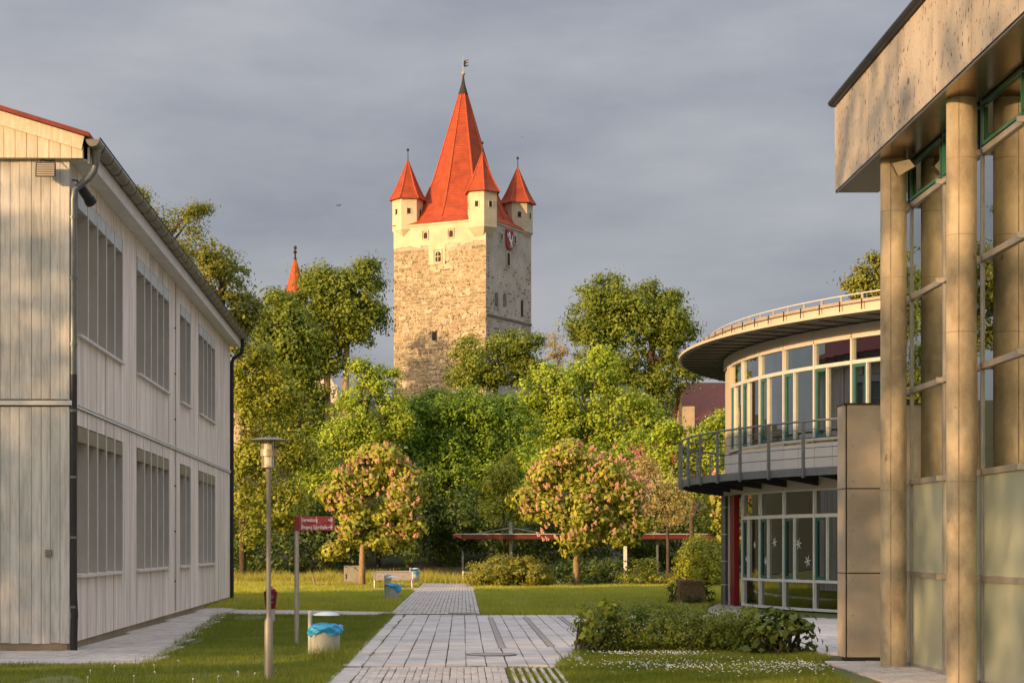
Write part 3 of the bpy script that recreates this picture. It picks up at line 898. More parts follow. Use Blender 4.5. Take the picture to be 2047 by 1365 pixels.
MA = [-178.9 + 5.5 * i for i in range(11)]                # mullion angles
A_END = -118
db('inner_core', M['darkroom'], -187, A_END, 8.0, 10.5, 0, 3.5)
db('upper_room_wall', M['interior'], -187, A_END, 14.7, 14.8, 3.73, 7.1)
db('ground_floor_slab', M['darkroom'], -182, A_END, 10.6, 16.5, -.02, .03)
db('middle_floor_slab', M['darkroom'], -184, A_END, 10.6, 16.4, 3.3, 3.72)
db('upper_ceiling', M['white_trim'], -184, A_END, 10.6, 16.4, 7.12, 7.4)
# return wall at the left end
for z0, z1 in ((.0, 3.25), (3.76, 7.1)):
    db('return_wall', M['drum'], 168, 180.0, 16.45, 16.6, z0, z1)
fasc_a = [-186, -181.6] + [m_ for m_ in MA if m_ > -181] + [A_END]
for a0, a1 in zip(fasc_a[:-1], fasc_a[1:]):
    db('top_panel', M['drum'], a0 + .04, a1 - .04, 16.55, 16.66, 7.14, 7.44)
    db('lintel_panel', M['drum'], a0 + .04, a1 - .04, 16.55, 16.66, 3.27, 3.70)
    am = (a0 + a1) / 2
    db('parapet_panel', M['grey_panel'], a0 + .03, am - .03, 16.55, 16.63, 3.76, 4.48)
    db('parapet_panel', M['grey_panel'], am + .03, a1 - .03, 16.55, 16.63, 3.76, 4.48)
db('corner_pier', M['drum'], -180.6, -178.75, 16.4, 16.68, 4.5, 7.13)
rdp = MB().tube([DP(-179.9, 16.78, .02), DP(-179.9, 16.78, 3.26)], .10, 14).build('downpipe', M['zinc'], rp_, smooth=True)
for z in (.6, 1.3, 2.1, 2.9):
    MB().lathe(DP(-179.9, 16.78, z), [(.1, 0), (.112, 0), (.112, .03), (.1, .03)], 14, False).build('pipe_ring', M['pale_alu'], rdp)
db('red_panel', M['red_panel'], -178.9, -176.6, 16.5, 16.66, .02, 3.25)
db('white_jamb', M['pale_alu'], -179.2, -178.93, 16.5, 16.68, .02, 3.25)
MBt = MA[1:]
for i, m_ in enumerate(MBt[:-1]):
    pass
for lv in (0, 1):
    angs = [a for a in (MA if lv else MA[1:]) if a < A_END]
    zb, zt = ((.05, 3.24), (4.55, 7.1))[lv]
    hz = ((.05, .80, 2.53, 3.24), (4.55, 6.44, 7.1))[lv]
    FR = M['white_frame' if lv == 0 else 'pale_alu']
    for a in angs:
        db('mullion', FR, a - .10, a + .10, 16.55, 16.665, zb, zt)
    for a0, a1 in zip(angs[:-1], angs[1:]):
        for z in hz:
            th = .045 if z not in (2.53, 6.44) else .06
            db('rail', FR, a0 + .105, a1 - .105, 16.57, 16.655, z - .01, z - .01 + th * 1.6)
        for k in range(len(hz) - 1):
            z0, z1 = hz[k] + .075, hz[k + 1] - .012
            main = (lv == 0 and k == 1) or (lv == 1 and k == 0)
            if main:
                am = a0 + (a1 - a0) * .36
                db('mullion', FR, am - .07, am + .07, 16.58, 16.65, z0, z1)
                p1 = db('pane', M['darkglass' if lv == 0 else 'glass'], a0 + .1, am - .08, 16.57, 16.585, z0, z1)
                for s0, s1, q0, q1 in ((a0 + .1, am - .08, z0, z0 + .08), (a0 + .1, am - .08, z1 - .08, z1), (a0 + .1, a0 + .35, z0 + .081, z1 - .081), (am - .33, am - .08, z0 + .081, z1 - .081)):
                    db('sash', M['teal'], s0, s1, 16.587, 16.625, q0, q1, p1)
                db('pane', M['darkglass' if lv == 0 else 'glass'], am + .08, a1 - .1, 16.57, 16.585, z0, z1)
            else:
                db('pane', M['darkglass' if lv == 0 else 'glass'], a0 + .1, a1 - .1, 16.57, 16.585, z0, z1)
    # curtains hanging inside
    for a in angs[:-1]:
        for da, wd in ((.5, .45), (2.3, .5), (4.6, .5)):
            if random.random() < (.75 if lv == 0 else .45):
                db('curtain', M['curtain'], a + da, a + da + wd, 16.1, 16.2, zb + .1, zt - .1)
for a in (-165.8, -160.8):                                 # white radiators inside the ground floor
    db('radiator', M['white'], a, a + 1.6, 15.9, 16.1, .12, .55)
for a in (-163, -152, -141):
    MB().lathe(DP(a, 15.3, 3.75), [(.22, 0), (.22, 3.4)], 14).build('inner_column', M['white_trim'], rp_, smooth=True)
# snowflake stickers on the ground floor panes
def snowflake(a, z, r=.10):
    c = Vector(DP(a, 16.6, z)); tx = Vector((-math.sin(R(a)), math.cos(R(a)), 0)); up = Vector((0, 0, 1)); nn = Vector((math.cos(R(a)), math.sin(R(a)), 0))
    mb = MB()
    for k in range(6):
        an = k * math.pi / 3 + .2
        d = tx * math.cos(an) + up * math.sin(an); e = tx * -math.sin(an) + up * math.cos(an)
        mb.add([c - e * .007 + nn * .002 * k / 6, c + d * r * .55 - e * .02, c + d * r, c + d * r * .55 + e * .02, c + e * .007], [(0, 1, 2, 3, 4)])
    mb.build('snowflake_sticker', M['white'], rp_)
for a, z, r in ((-172.4, 1.40, .10), (-169.7, 1.80, .12), (-166.7, 1.35, .14), (-164.6, 1.87, .16), (-159.8, 1.82, .17), (-158.2, 1.36, .17)):
    snowflake(a, z, r)
# balcony
balc = db('balcony_slab', M['slate'], -222, A_END, 16.69, 17.9, 3.66, 3.72)
db('edge_beam', M['steel'], -222, A_END, 17.905, 17.97, 3.55, 3.75, balc)
a = -222
while a < A_END:
    bb = MB().hexa([DP(a - .1, 16.7, 3.35), DP(a + .1, 16.7, 3.35), DP(a + .1, 17.9, 3.52), DP(a - .1, 17.9, 3.52)], [DP(a - .1, 16.7, 3.655), DP(a + .1, 16.7, 3.655), DP(a + .1, 17.9, 3.655), DP(a - .1, 17.9, 3.655)])
    bb.build('bracket_beam', M['dark_metal'], balc)
    a += 5.5
rail_o = MB().tube([DP(a_, 18.0, 4.93) for a_ in np.linspace(-222, A_END, 80)], .028, 8).build('handrail', M['steel'], rp_, smooth=True)
for z in (4.72, 4.5, 4.25, 4.0):
    MB().tube([DP(a_, 17.98, z) for a_ in np.linspace(-222, A_END, 80)], .009, 5).build('railing_cable', M['dark_metal'] if z < 4.7 else M['steel'], rail_o)
a = -222 + 1.2
while a < A_END:
    db('post', M['steel'], a - .11, a + .11, 17.975, 18.04, 3.5, 4.92, rail_o, 1)
    a += 4.9
# roof
roof_r = db('roof', M['slate'], -222, A_END, 8, 17.28, 7.57, 7.66)
a = -222
while a < A_END:
    db('soffit_sheet', M['slate'], a + .03, a + 2.72, 16.6, 17.95, 7.455, 7.50, roof_r, 2)
    db('soffit_rib', M['dark_metal'], a - .05, a + .02, 16.6, 17.95, 7.43, 7.50, roof_r, 1)
    a += 2.75
db('eaves_edge', M['drum'], -222, A_END, 17.955, 18.04, 7.49, 7.56, roof_r)
db('eaves_ledge', M['alu'], -222, A_END, 17.3, 17.95, 7.51, 7.56, roof_r)
db('eaves_fascia', M['drum'], -222, A_END, 17.29, 17.36, 7.565, 7.84, roof_r)
db('roof_gutter', M['lampbody'], -222, A_END, 17.25, 17.45, 7.845, 7.92, roof_r)
sg = MB().tube([DP(a_, 17.12, 8.12) for a_ in np.linspace(-222, A_END, 80)], .018, 6).build('snow_guard', M['pale_alu'], roof_r)
a = -221
while a < A_END:
    MB().hexa([DP(a - .3, 17.14, 7.67), DP(a + .3, 17.14, 7.67), DP(a + .3, 17.10, 7.67), DP(a - .3, 17.10, 7.67)], [DP(a - .1, 17.14, 8.1), DP(a + .1, 17.14, 8.1), DP(a + .1, 17.11, 8.1), DP(a - .1, 17.11, 8.1)]).build('guard_bracket', M['lampbody'], roof_r)
    db('gutter_strap', M['dark_metal'], a + 1, a + 1.1, 17.455, 17.47, 7.6, 7.93, roof_r, 1)
    a += 2.6

# ------------------------------------------------------------------ castle tower
TD = 205.0
k0, kl, kr = (971 - U0) / F, (787 - U0) / F, (1062 - U0) / F
tfx = k0 * TD
Aa, Bb = 10.0, 5.0
for _ in range(30):
    Aa = tfx - kl * (TD + Bb)
    Bb = kr * (TD + Aa) - tfx
TS = math.hypot(Aa, Bb)
TE1 = Vector((-Aa / TS, Bb / TS, 0)); TE2 = Vector((Bb / TS, Aa / TS, 0))
TF = Vector((tfx, TD, 0))
def TP(p, q, z):
    w = TF + TE1 * p + TE2 * q
    return (w.x, w.y, z)
def p_of(u):
    k = (u - U0) / F
    return (tfx - k * TD) / (TE2.y + k * TE1.y) if True else 0
def q_of(u):
    k = (u - U0) / F
    return (k * TD - tfx) / (TE2.x - k * TE2.y)
def zL(u, v):
    return EYE + (V0 - v) / F * (TD + p_of(u) * TE1.y)
def zR(u, v):
    return EYE + (V0 - v) / F * (TD + q_of(u) * TE2.y)
ZT = 36.9
ZPL = 34.3
tw = thing('castle_tower', TP(TS / 2, TS / 2, 12), 'square medieval stone tower with orange spire and four corner turrets', 'tower')
def tbox(mb, p0, p1, q0, q1, z0, z1):
    return mb.hexa([TP(p0, q0, z0), TP(p0, q1, z0), TP(p1, q1, z0), TP(p1, q0, z0)], [TP(p0, q0, z1), TP(p0, q1, z1), TP(p1, q1, z1), TP(p1, q0, z1)])
bm_fix(tbox(MB(), .06, TS, .06, TS, 11, ZPL).build('rubble_wall', M['mortar'], tw))
bm_fix(tbox(MB(), .0, .055, .06, TS, 12, ZPL).build('plastered_side', M['greyplaster'], tw))
# plastered storey: its lower edge is ragged on the sunny side
ragged = [(.055, ZPL)]
pp = .0
zz = zL(960, 487)
while pp < TS:
    zz = max(33.9, min(35.2, zz + random.uniform(-.25, .25)))
    u_ = pp / TS
    if abs(pp - p_of(876)) < 1.0:
        z_ = zL(876, 528)
    else:
        z_ = zL(900, 488) + .35 * math.sin(pp * 2.1) * .5 + random.uniform(-.12, .12)
    ragged.append((pp, z_)); ragged.append((min(pp + .5, TS), z_ + random.uniform(-.06, .06)))
    pp += .5
poly = [(p, z) for p, z in ragged[1:]] + [(TS, ZT), (0, ZT)]
mbp = MB(); mbp.prism([TP(p, 0, z) for p, z in poly], TE2 * .055)
bm_fix(mbp.build('plaster_coat', M['plaster'], tw))
bm_fix(tbox(MB(), .0, TS, .06, TS, ZPL + .01, ZT - .01).build('plastered_storey', M['greyplaster'], tw))
bm_fix(tbox(MB(), -.10, TS + .1, -.10, TS + .1, ZT + .005, ZT + .22).build('cornice', M['plaster'], tw))
# stones of the sunny face
holes = [(p_of(876), zL(876, 513), .75, 1.3), (p_of(868), zL(868, 671), .5, .7)]
stones = []
z = 15.0
while z < ZPL + .2:
    h = random.uniform(.26, .44)
    p = random.uniform(-.1, .0)
    while p < TS:
        w = random.uniform(.35, .95) * (1.25 if p < .6 or p > TS - 1.2 else 1)
        p1 = min(p + w, TS)
        if p1 - p > .2 and random.random() < .90:
            pm, zm = (p + p1) / 2, z + h / 2
            if not any(abs(pm - hp) < hw + w / 2 and abs(zm - hz_) < hh for hp, hz_, hw, hh in holes):
                stones.append((p, p1, z, z + h))
        p = p1
    z += h
def stone_geo(mb, p0, p1, z0, z1, prot, face):
    g = random.uniform(.02, .06)
    j = lambda: random.uniform(-.05, .05)
    co = [(max(p0 + g + j(), .0), z0 + g + j() * .6), (p1 - g + j(), z0 + g + j() * .6), (p1 - g + j(), z1 - g + j() * .6), (max(p0 + g + j(), .0), z1 - g + j() * .6)]
    if face == 'L':
        lo = [TP(a, .06, b) for a, b in co]; hi = [TP(a + (.02 if i in (0, 3) else -.02), .06 - prot, b + (.02 if i < 2 else -.02)) for i, (a, b) in enumerate(co)]
    else:
        lo = [TP(.0, a, b) for a, b in co]; hi = [TP(-prot, a + (.02 if i in (0, 3) else -.02), b + (.02 if i < 2 else -.02)) for i, (a, b) in enumerate(co)]
    mb.hexa(lo, hi)
vis = [s for s in stones if s[3] < ZPL + .1 and not (s[2] < 20 and s[0] < 5)]
vis.sort(key=lambda s: -(s[1] - s[0]) * (s[3] - s[2]) - (3 if s[2] > 24 else 0))
for s_ in vis[:300]:
    mb = MB(); stone_geo(mb, *s_, random.uniform(.015, .05), 'L')
    bm_fix(mb.build('stone', M['stone'], tw))
rest = set(vis[:300])
mb = MB()
for s_ in stones:
    if s_ not in rest and s_[3] < ZPL + .1:
        stone_geo(mb, *s_, random.uniform(.01, .045), 'L')
tag(bm_fix(mb.build('rubble_stones', M['stone'], tw)), kind='stuff')
# scattered stones showing through the worn plaster of the shaded face
mb = MB()
z = 22.0
while z < 33.5:
    q = .0
    while q < TS - .4:
        w = random.uniform(.25, .6)
        edge = q < .8 or q > TS - 1.3
        dens = .13 + .25 * max(0, (29 - z) / 8) if not edge else .6
        if random.random() < dens and z < 32.5 + (1.2 if edge else 0):
            stone_geo(mb, q, q + w * .75, z, z + random.uniform(.2, .34), random.uniform(.015, .05), 'R')
        q += w
    z += .42
tag(bm_fix(mb.build('rubble_stones', M['darkstone'], tw)), kind='stuff')
bm_fix(tbox(MB(), -.10, .0, .0, TS, zR(1000, 635) - .12, zR(1000, 635) + .12).build('string_course', M['darkstone'], tw))
# openings
def arch(w, h, round_=True, n=8):
    if not round_:
        return [(-w / 2, -h / 2), (w / 2, -h / 2), (w / 2, h / 2), (-w / 2, h / 2)]
    r = w / 2
    return [(-r, -h / 2), (r, -h / 2)] + [(r * math.cos(math.pi * i / n), h / 2 - r + r * math.sin(math.pi * i / n)) for i in range(n + 1)]
def opening(face, u, v, wpx, hpx, rnd, surround=True, m='void', margin=.22):
    d = TD + 3
    if face == 'L':
        a, z = p_of(u), zL(u, v); w = wpx / F * d / abs(TE1.x); q = lambda dx, dz, o: TP(a - dx, -o, z + dz)
        nd = TE2
    else:
        a, z = q_of(u), zR(u, v); w = wpx / F * d / abs(TE2.x + .05); q = lambda dx, dz, o: TP(-o, a + dx, z + dz)
        nd = TE1
    h = hpx / F * d
    mbw = MB(); mbw.prism([q(x, y, .075) for x, y in arch(w, h, rnd)], nd * .06)
    wo_ = bm_fix(mbw.build('window', M[m], tw))
    if surround:
        o_ = [(-w / 2 - margin, -h / 2 - margin * .6), (w / 2 + margin * .6, -h / 2 - margin * .6), (w / 2 + margin * .6, h / 2 + margin), (-w / 2 - margin, h / 2 + margin)]
        for i in range(4):
            (x0, y0), (x1, y1) = o_[i], o_[(i + 1) % 4]
            c = .10
            mbs = MB()
            if i % 2 == 0:
                mbs.prism([q(x0, y0, .11), q(x1, y0, .11), q(x1, y0 + (c if i == 0 else -c), .11), q(x0, y0 + (c if i == 0 else -c), .11)], nd * .08)
            else:
                yy0, yy1 = min(y0, y1) + c, max(y0, y1) - c
                mbs.prism([q(x0, yy0, .11), q(x0, yy1, .11), q(x0 + (-c if i == 1 else c), yy1, .11), q(x0 + (-c if i == 1 else c), yy0, .11)], nd * .08)
            bm_fix(mbs.build('surround', M['plaster'], wo_))
    if wpx >= 8 and face == 'L' and rnd:
        for dx in (0,):
            mbb = MB(); mbb.prism([q(-.03, -h / 2, .10), q(.03, -h / 2, .10), q(.03, h / 2 - .05, .10), q(-.03, h / 2 - .05, .10)], nd * .02)
            bm_fix(mbb.build('window_bar', M['plaster'], wo_))
        mbb = MB(); mbb.prism([q(-w / 2, -.04, .10), q(w / 2, -.04, .10), q(w / 2, .04, .10), q(-w / 2, .04, .10)], nd * .018)
        bm_fix(mbb.build('window_bar', M['plaster'], wo_))
opening('L', 851, 471, 7, 12, True, margin=.25)
opening('L', 902, 467, 7, 13, True, margin=.25)
opening('L', 876, 513, 10, 20, True, margin=.3)
opening('L', 868, 671, 8, 17, False, False)
opening('R', 1002, 474, 4, 13, False, True, 'void', .12)
opening('R', 1028.5, 480, 4, 15, False, True, 'void', .12)
opening('R', 1015.5, 519, 6, 25, True, True, 'void', .15)
opening('R', 992, 597, 6, 26, True, False, 'darkstone')
opening('R', 1008.5, 599, 6, 26, True, False, 'darkstone')
opening('R', 1043, 616, 4, 34, True, False)
for u, v in ((859, 453), (895, 450)):
    pass
# coat of arms on the shaded face
su, sv = 1017, 480
qa, za = q_of(su), zR(su, sv)
sw, sh = 17 / F * TD / abs(TE2.x + .05), 40 / F * TD
sp_ = [(-.5, .5), (-.5, -.22), (-.42, -.38), (-.25, -.48), (0, -.5), (.25, -.48), (.42, -.38), (.5, -.22), (.5, .5)]
mbs = MB(); mbs.prism([TP(-.16, qa + x * sw, za + y * sh) for x, y in sp_], TE1 * .1)
shield = bm_fix(mbs.build('shield', M['shield'], tw))
beast = [(-.30, .34), (-.22, .30), (-.16, .36), (-.08, .42), (-.03, .36), (.02, .30), (.02, .18), (.08, .08), (.16, .02), (.26, .05), (.30, .16), (.26, .24), (.33, .27), (.38, .14), (.34, .0), (.27, -.06), (.27, -.14), (.32, -.24), (.30, -.36), (.24, -.36), (.24, -.26), (.18, -.18), (.14, -.26), (.14, -.36), (.07, -.37), (.06, -.26), (.08, -.16), (-.02, -.10), (-.12, -.04), (-.18, .06), (-.20, .14), (-.30, .20), (-.36, .30), (-.40, .28), (-.34, .14), (-.24, .08), (-.22, .18), (-.16, .24), (-.24, .24)]
mbs = MB(); mbs.prism([TP(-.20, qa + x * sw, za + y * sh) for x, y in beast], TE1 * .035)
bm_fix(mbs.build('white_rearing_animal', M['white'], shield))
# main spire
ctr = TP(TS / 2, TS / 2, 0)
def ring8(a, c, z):                                        # a: distance of the face middles, c: of the corners (per axis)
    h = TS / 2
    return [TP(h + x, h + y, z) for x, y in ((0, -a), (c, -c), (a, 0), (c, c), (0, a), (-c, c), (-a, 0), (-c, -c))]
Ztip = EYE + (V0 - 189) / F * (TD + 8)
H2 = TS / 2
prof = [(H2 + .18, H2 + .18, ZT + .23), (H2 - .6, H2 - .95, ZT + 1.0), (H2 - 1.15, H2 - 1.9, ZT + 2.2), (H2 - 1.75, H2 - 2.65, ZT + 3.7), (H2 - 2.35, (H2 - 2.35) * .73, ZT + 5.6), (.46, .34, Ztip)]
rings = [ring8(*p_) for p_ in prof]
mb = MB()
vs_ = [q for r_ in rings for q in r_]
fs_ = [(i * 8 + k, i * 8 + (k + 1) % 8, (i + 1) * 8 + (k + 1) % 8, (i + 1) * 8 + k) for i in range(len(rings) - 1) for k in range(8)]
mb.add(vs_, fs_ + [tuple(range(7, -1, -1)), tuple(40 + k for k in range(8))])
spire = bm_fix(mb.build('spire_roof', M['tile'], tw))
for k in range(8):
    MB().tube([rings[i][k] for i in range(1, len(rings))], [.12, .12, .12, .12, .06], 6).build('hip_ridge', M['hip'], spire)
h8 = TS / 2
cap = MB(); r0, r1, r2 = ring8(.56, .42, Ztip - .1), ring8(.24, .17, Ztip + 1.0), ring8(.11, .08, Ztip + 1.7)
cap.add(r0 + r1 + r2, [(i * 8 + k, i * 8 + (k + 1) % 8, (i + 1) * 8 + (k + 1) % 8, (i + 1) * 8 + k) for i in range(2) for k in range(8)] + [tuple(range(7, -1, -1)), tuple(16 + k for k in range(8))])
fin = bm_fix(cap.build('finial', M['copper'], tw))
zb_ = EYE + (V0 - 149) / F * (TD + 8)
MB().lathe((ctr[0], ctr[1], Ztip + 1.6), [(.13, 0), (.09, .5), (.09, zb_ - Ztip - 1.6)], 10).build('finial_shaft', M['copper'], fin)
MB().lathe((ctr[0], ctr[1], zb_), [(.02, -.24), (.16, -.18), (.24, 0), (.16, .18), (.02, .24)], 14).build('finial_ball', M['lampbody'], fin, smooth=True)
zv = EYE + (V0 - 113) / F * (TD + 8)
MB().lathe((ctr[0], ctr[1], zb_), [(.05, .2), (.03, zv - zb_)], 8).build('vane_rod', M['steel'], fin)
fl_ = [(.0, -.42), (.28, -.40), (.62, -.26), (.62, -.20), (.3, -.22), (.24, -.12), (.36, .0), (.62, .08), (.62, .14), (.3, .10), (.26, .20), (.4, .3), (.6, .38), (.62, .44), (.3, .34), (.0, .26)]
mbv = MB(); mbv.prism([(ctr[0] + x, ctr[1], zv - .85 + y) for x, y in fl_], (0, .03, 0))
bm_fix(mbv.build('weather_vane', M['copper'], fin))
# corner turrets
def turret(p, q, u, v_eave, v_base, v_tip, v_ball, a_off, depth):
    zz_ = lambda v: EYE + (V0 - v) / F * depth
    c = TP(p, q, 0)
    ro = 1.72
    a0 = a_off
    NT = 6
    tb = MB().lathe((c[0], c[1], 0), [(.35, zz_(v_base) - 1.9), (.75, zz_(v_base) - 1.35), (1.25, zz_(v_base) - .75), (ro, zz_(v_base) - .1), (ro + .03, zz_(v_base)), (ro, zz_(v_base) + .08), (ro, zz_(v_eave) + .05)], NT, True, a0)
    tu = tb.build('turret', M['plaster'], tw)
    ze, zt = zz_(v_eave), zz_(v_tip)
    hgt = zt - ze
    pr = [(ro + .38, ze), (ro - .02, ze + hgt * .14), (ro * .70, ze + hgt * .36), (ro * .40, ze + hgt * .64), (.06, zt)]
    tr_ = MB().lathe((c[0], c[1], 0), pr, NT, True, a0).build('turret_roof', M['tile'], tu)
    for k in range(NT):
        aa = a0 + k * 2 * math.pi / NT
        MB().tube([(c[0] + r_ * math.cos(aa), c[1] + r_ * math.sin(aa), z_) for r_, z_ in pr], [.08, .08, .08, .07, .03], 5).build('hip_ridge', M['hip'], tu)
    zb2 = zz_(v_ball)
    MB().lathe((c[0], c[1], 0), [(.09, zt - .25), (.06, zt + .2), (.05, zb2 - .1)], 8).build('finial_shaft', M['copper'], tu)
    MB().lathe((c[0], c[1], zb2), [(.02, -.16), (.11, -.12), (.16, 0), (.11, .12), (.02, .16)], 10).build('finial_ball', M['copper'], tu, smooth=True)
    ap = ro * math.cos(math.pi / NT)
    for k in range(NT):
        am = a0 + (k + .5) * 2 * math.pi / NT
        if math.sin(am) < .2:
            nn = Vector((math.cos(am), math.sin(am), 0)); tx = Vector((-nn.y, nn.x, 0))
            zc = zz_(v_eave) - 1.35
            mw = MB(); b0 = Vector((c[0], c[1], zc)) + nn * (ap + .01)
            mw.prism([tuple(b0 - tx * .2 + Vector((0, 0, -.3))), tuple(b0 + tx * .2 + Vector((0, 0, -.3))), tuple(b0 + tx * .2 + Vector((0, 0, .3))), tuple(b0 - tx * .2 + Vector((0, 0, .3)))], nn * .02)
            wi = bm_fix(mw.build('window', M['void'], tu))
            for s_ in (-1, 1):
                mw = MB(); b1 = b0 + nn * .01 + tx * .25 * s_
                mw.prism([tuple(b1 - tx * .05 + Vector((0, 0, -.38))), tuple(b1 + tx * .05 + Vector((0, 0, -.38))), tuple(b1 + tx * .05 + Vector((0, 0, .38))), tuple(b1 - tx * .05 + Vector((0, 0, .38)))], nn * .03)
                bm_fix(mw.build('surround', M['plaster'], wi))
IN = 1.15
A8 = 0.0
turret(IN * .75, IN * .75, 957, 387, 456, 306, 286, R(-84), TD + 1.2)
turret(TS - IN, IN, 818, 401, 461, 320, 299, R(6), TD + 5.5)
turret(IN, TS - IN, 1037, 409, 465, 335, 316, R(6), TD + 9.5)
turret(TS - IN, TS - IN, 917, 415, 470, 340, 320, R(-84), TD + 15)

# ------------------------------------------------------------------ chapel, castle wall, houses behind the trees
ch = thing('chapel', P(600, 900, 172), 'white chapel with slender red spire behind the tall left tree', 'chapel')
def gable_house(root, x0, x1, y0, y1, z0, ze, zr_, mw, mr, ridge='y'):
    if ridge == 'y':
        xm = (x0 + x1) / 2
        mbx = MB().add([(x0, y0, z0), (x1, y0, z0), (x1, y0, ze), (xm, y0, zr_), (x0, y0, ze), (x0, y1, z0), (x1, y1, z0), (x1, y1, ze), (xm, y1, zr_), (x0, y1, ze)],
                       [(0, 1, 2, 3, 4), (9, 8, 7, 6, 5), (0, 4, 9, 5), (1, 6, 7, 2)])
        mbx.build('wall', mw, root)
        rr = MB()
        for xa, s_ in ((x0, -1), (x1, 1)):
            rr.hexa([(xa + s_ * .3, y0 - .3, ze - .2), (xm, y0 - .3, zr_ + .02), (xm, y1 + .3, zr_ + .02), (xa + s_ * .3, y1 + .3, ze - .2)], [(xa + s_ * .3, y0 - .3, ze), (xm, y0 - .3, zr_ + .22), (xm, y1 + .3, zr_ + .22), (xa + s_ * .3, y1 + .3, ze)])
        return bm_fix(rr.build('roof', mr, root))
    ym = (y0 + y1) / 2
    mbx = MB().add([(x0, y0, z0), (x0, y1, z0), (x0, y1, ze), (x0, ym, zr_), (x0, y0, ze), (x1, y0, z0), (x1, y1, z0), (x1, y1, ze), (x1, ym, zr_), (x1, y0, ze)],
                   [(0, 1, 2, 3, 4), (9, 8, 7, 6, 5), (0, 4, 9, 5), (1, 6, 7, 2)])
    bm_fix(mbx.build('wall', mw, root))
    rr = MB()
    for ya, s_ in ((y0, -1), (y1, 1)):
        rr.hexa([(x0 - .3, ya + s_ * .3, ze - .2), (x0 - .3, ym, zr_ + .02), (x1 + .3, ym, zr_ + .02), (x1 + .3, ya + s_ * .3, ze - .2)], [(x0 - .3, ya + s_ * .3, ze), (x0 - .3, ym, zr_ + .22), (x1 + .3, ym, zr_ + .22), (x1 + .3, ya + s_ * .3, ze)])
    return bm_fix(rr.build('roof', mr, root))
c_ = P(590, 900, 175)
MB().lathe((c_[0], c_[1], 0), [(1.0, 14), (1.0, P(590, 598, 175)[2])], 8).build('spire_tower', M['chapelwall'], ch)
zs0, zs1 = P(590, 598, 175)[2], P(590, 517, 175)[2]
st = MB().lathe((c_[0], c_[1], 0), [(1.15, zs0), (.82, zs0 + (zs1 - zs0) * .28), (.10, zs1)], 8).build('spire_roof', M['hip'], ch)
MB().lathe((c_[0], c_[1], zs1 - .1), [(.16, 0), (.08, .3), (.08, .55), (.2, .7), (.08, .85), (.03, 1.3)], 10).build('finial', M['copper'], st)
MB().box(c_[0] - .12, c_[0] + .15, c_[1] - .02, c_[1] + .02, zs1 + .85, zs1 + 1.15).build('weather_vane', M['dark_metal'], st)
a_ = P(625, 812, 170); b_ = P(674, 760, 170)
zt_ = P(650, 716, 170)[2]
curve = [(a_[0], a_[2]), (b_[0], a_[2])] + [(b_[0] - (b_[0] - a_[0]) * .42 * (i / 6) ** .6 * 1.0, P(0, 770, 170)[2] + (zt_ - P(0, 770, 170)[2]) * (i / 6) ** 1.6) for i in range(7)] + [(a_[0], zt_)]
mbc = MB(); mbc.prism([(x, 170, z) for x, z in curve], (0, 8, 0))
bm_fix(mbc.build('gable_wall', M['chapelwall'], ch))
cw = thing('castle_wall', P(610, 870, 150), 'dark rubble castle wall below the chapel', 'wall')
x0, x1 = P(520, 0, 150)[0], P(668, 0, 150)[0]
zb0, zt0 = P(0, 900, 150)[2], P(0, 805, 150)[2]
MB().box(x0, x1, 150, 151, zb0 - 2, zt0).build('wall', M['stonewall'], cw)
mbq = MB()
for i in range(220):
    xx, zz = random.uniform(x0, x1 - .6), random.uniform(zb0, zt0 - .4)
    mbq.box(xx, xx + random.uniform(.3, .7), 149.93, 150.0, zz, zz + random.uniform(.18, .3))
tag(mbq.build('rubble_stones', M['darkstone'], cw), kind='stuff')
st_ = thing('pointed_turret', P(477, 770, 140), 'small turret with pale finial and orange pointed roof behind the timber building', 'turret')
c2 = P(477, 760, 140)
MB().lathe((c2[0], c2[1], 0), [(.62, c2[2] - 6), (.62, c2[2])], 10).build('shaft', M['housewall'], st_)
MB().lathe((c2[0], c2[1], c2[2]), [(.72, 0), (.45, .55), (.12, .95)], 10).build('roof', M['hip'], st_)
MB().lathe((c2[0], c2[1], c2[2] + .9), [(.14, 0), (.06, .15), (.1, .25), (.02, .6)], 8).build('finial', M['white'], st_)
ho = thing('tiled_house', P(1380, 860, 150), 'ochre house with brown red tiled roof and chimneys above the pavilion balcony', 'house')
e0, e1 = P(1340, 0, 150)[0], P(1520, 0, 150)[0]
rf_h = gable_house(ho, e0 + 1.6, e1 + 3, 150, 162, 8, P(0, 860, 150)[2], P(0, 770, 156)[2], M['housewall'], M['rust_roof'], 'x')
c3 = P(1413, 800, 152)
MB().box(c3[0] - .4, c3[0] + .4, 157, 157.8, c3[2] - 2, P(0, 778, 157)[2]).build('chimney', M['darkstone'], rf_h)
c4 = P(1377, 840, 149)
MB().box(c4[0] - .45, c4[0] + .45, 149, 149.9, c4[2] - 2, P(0, 812, 149)[2]).build('chimney', M['housewall'], rf_h)
h2 = thing('low_house', P(1310, 920, 125), 'low house with bright red roof between the trees', 'house')
e0, e1 = P(1240, 0, 125)[0], P(1345, 0, 125)[0]
gable_house(h2, e0, e1, 125, 131, 2, P(0, 922, 125)[2], P(0, 892, 128)[2], M['housewall'], M['bright_roof'], 'x')

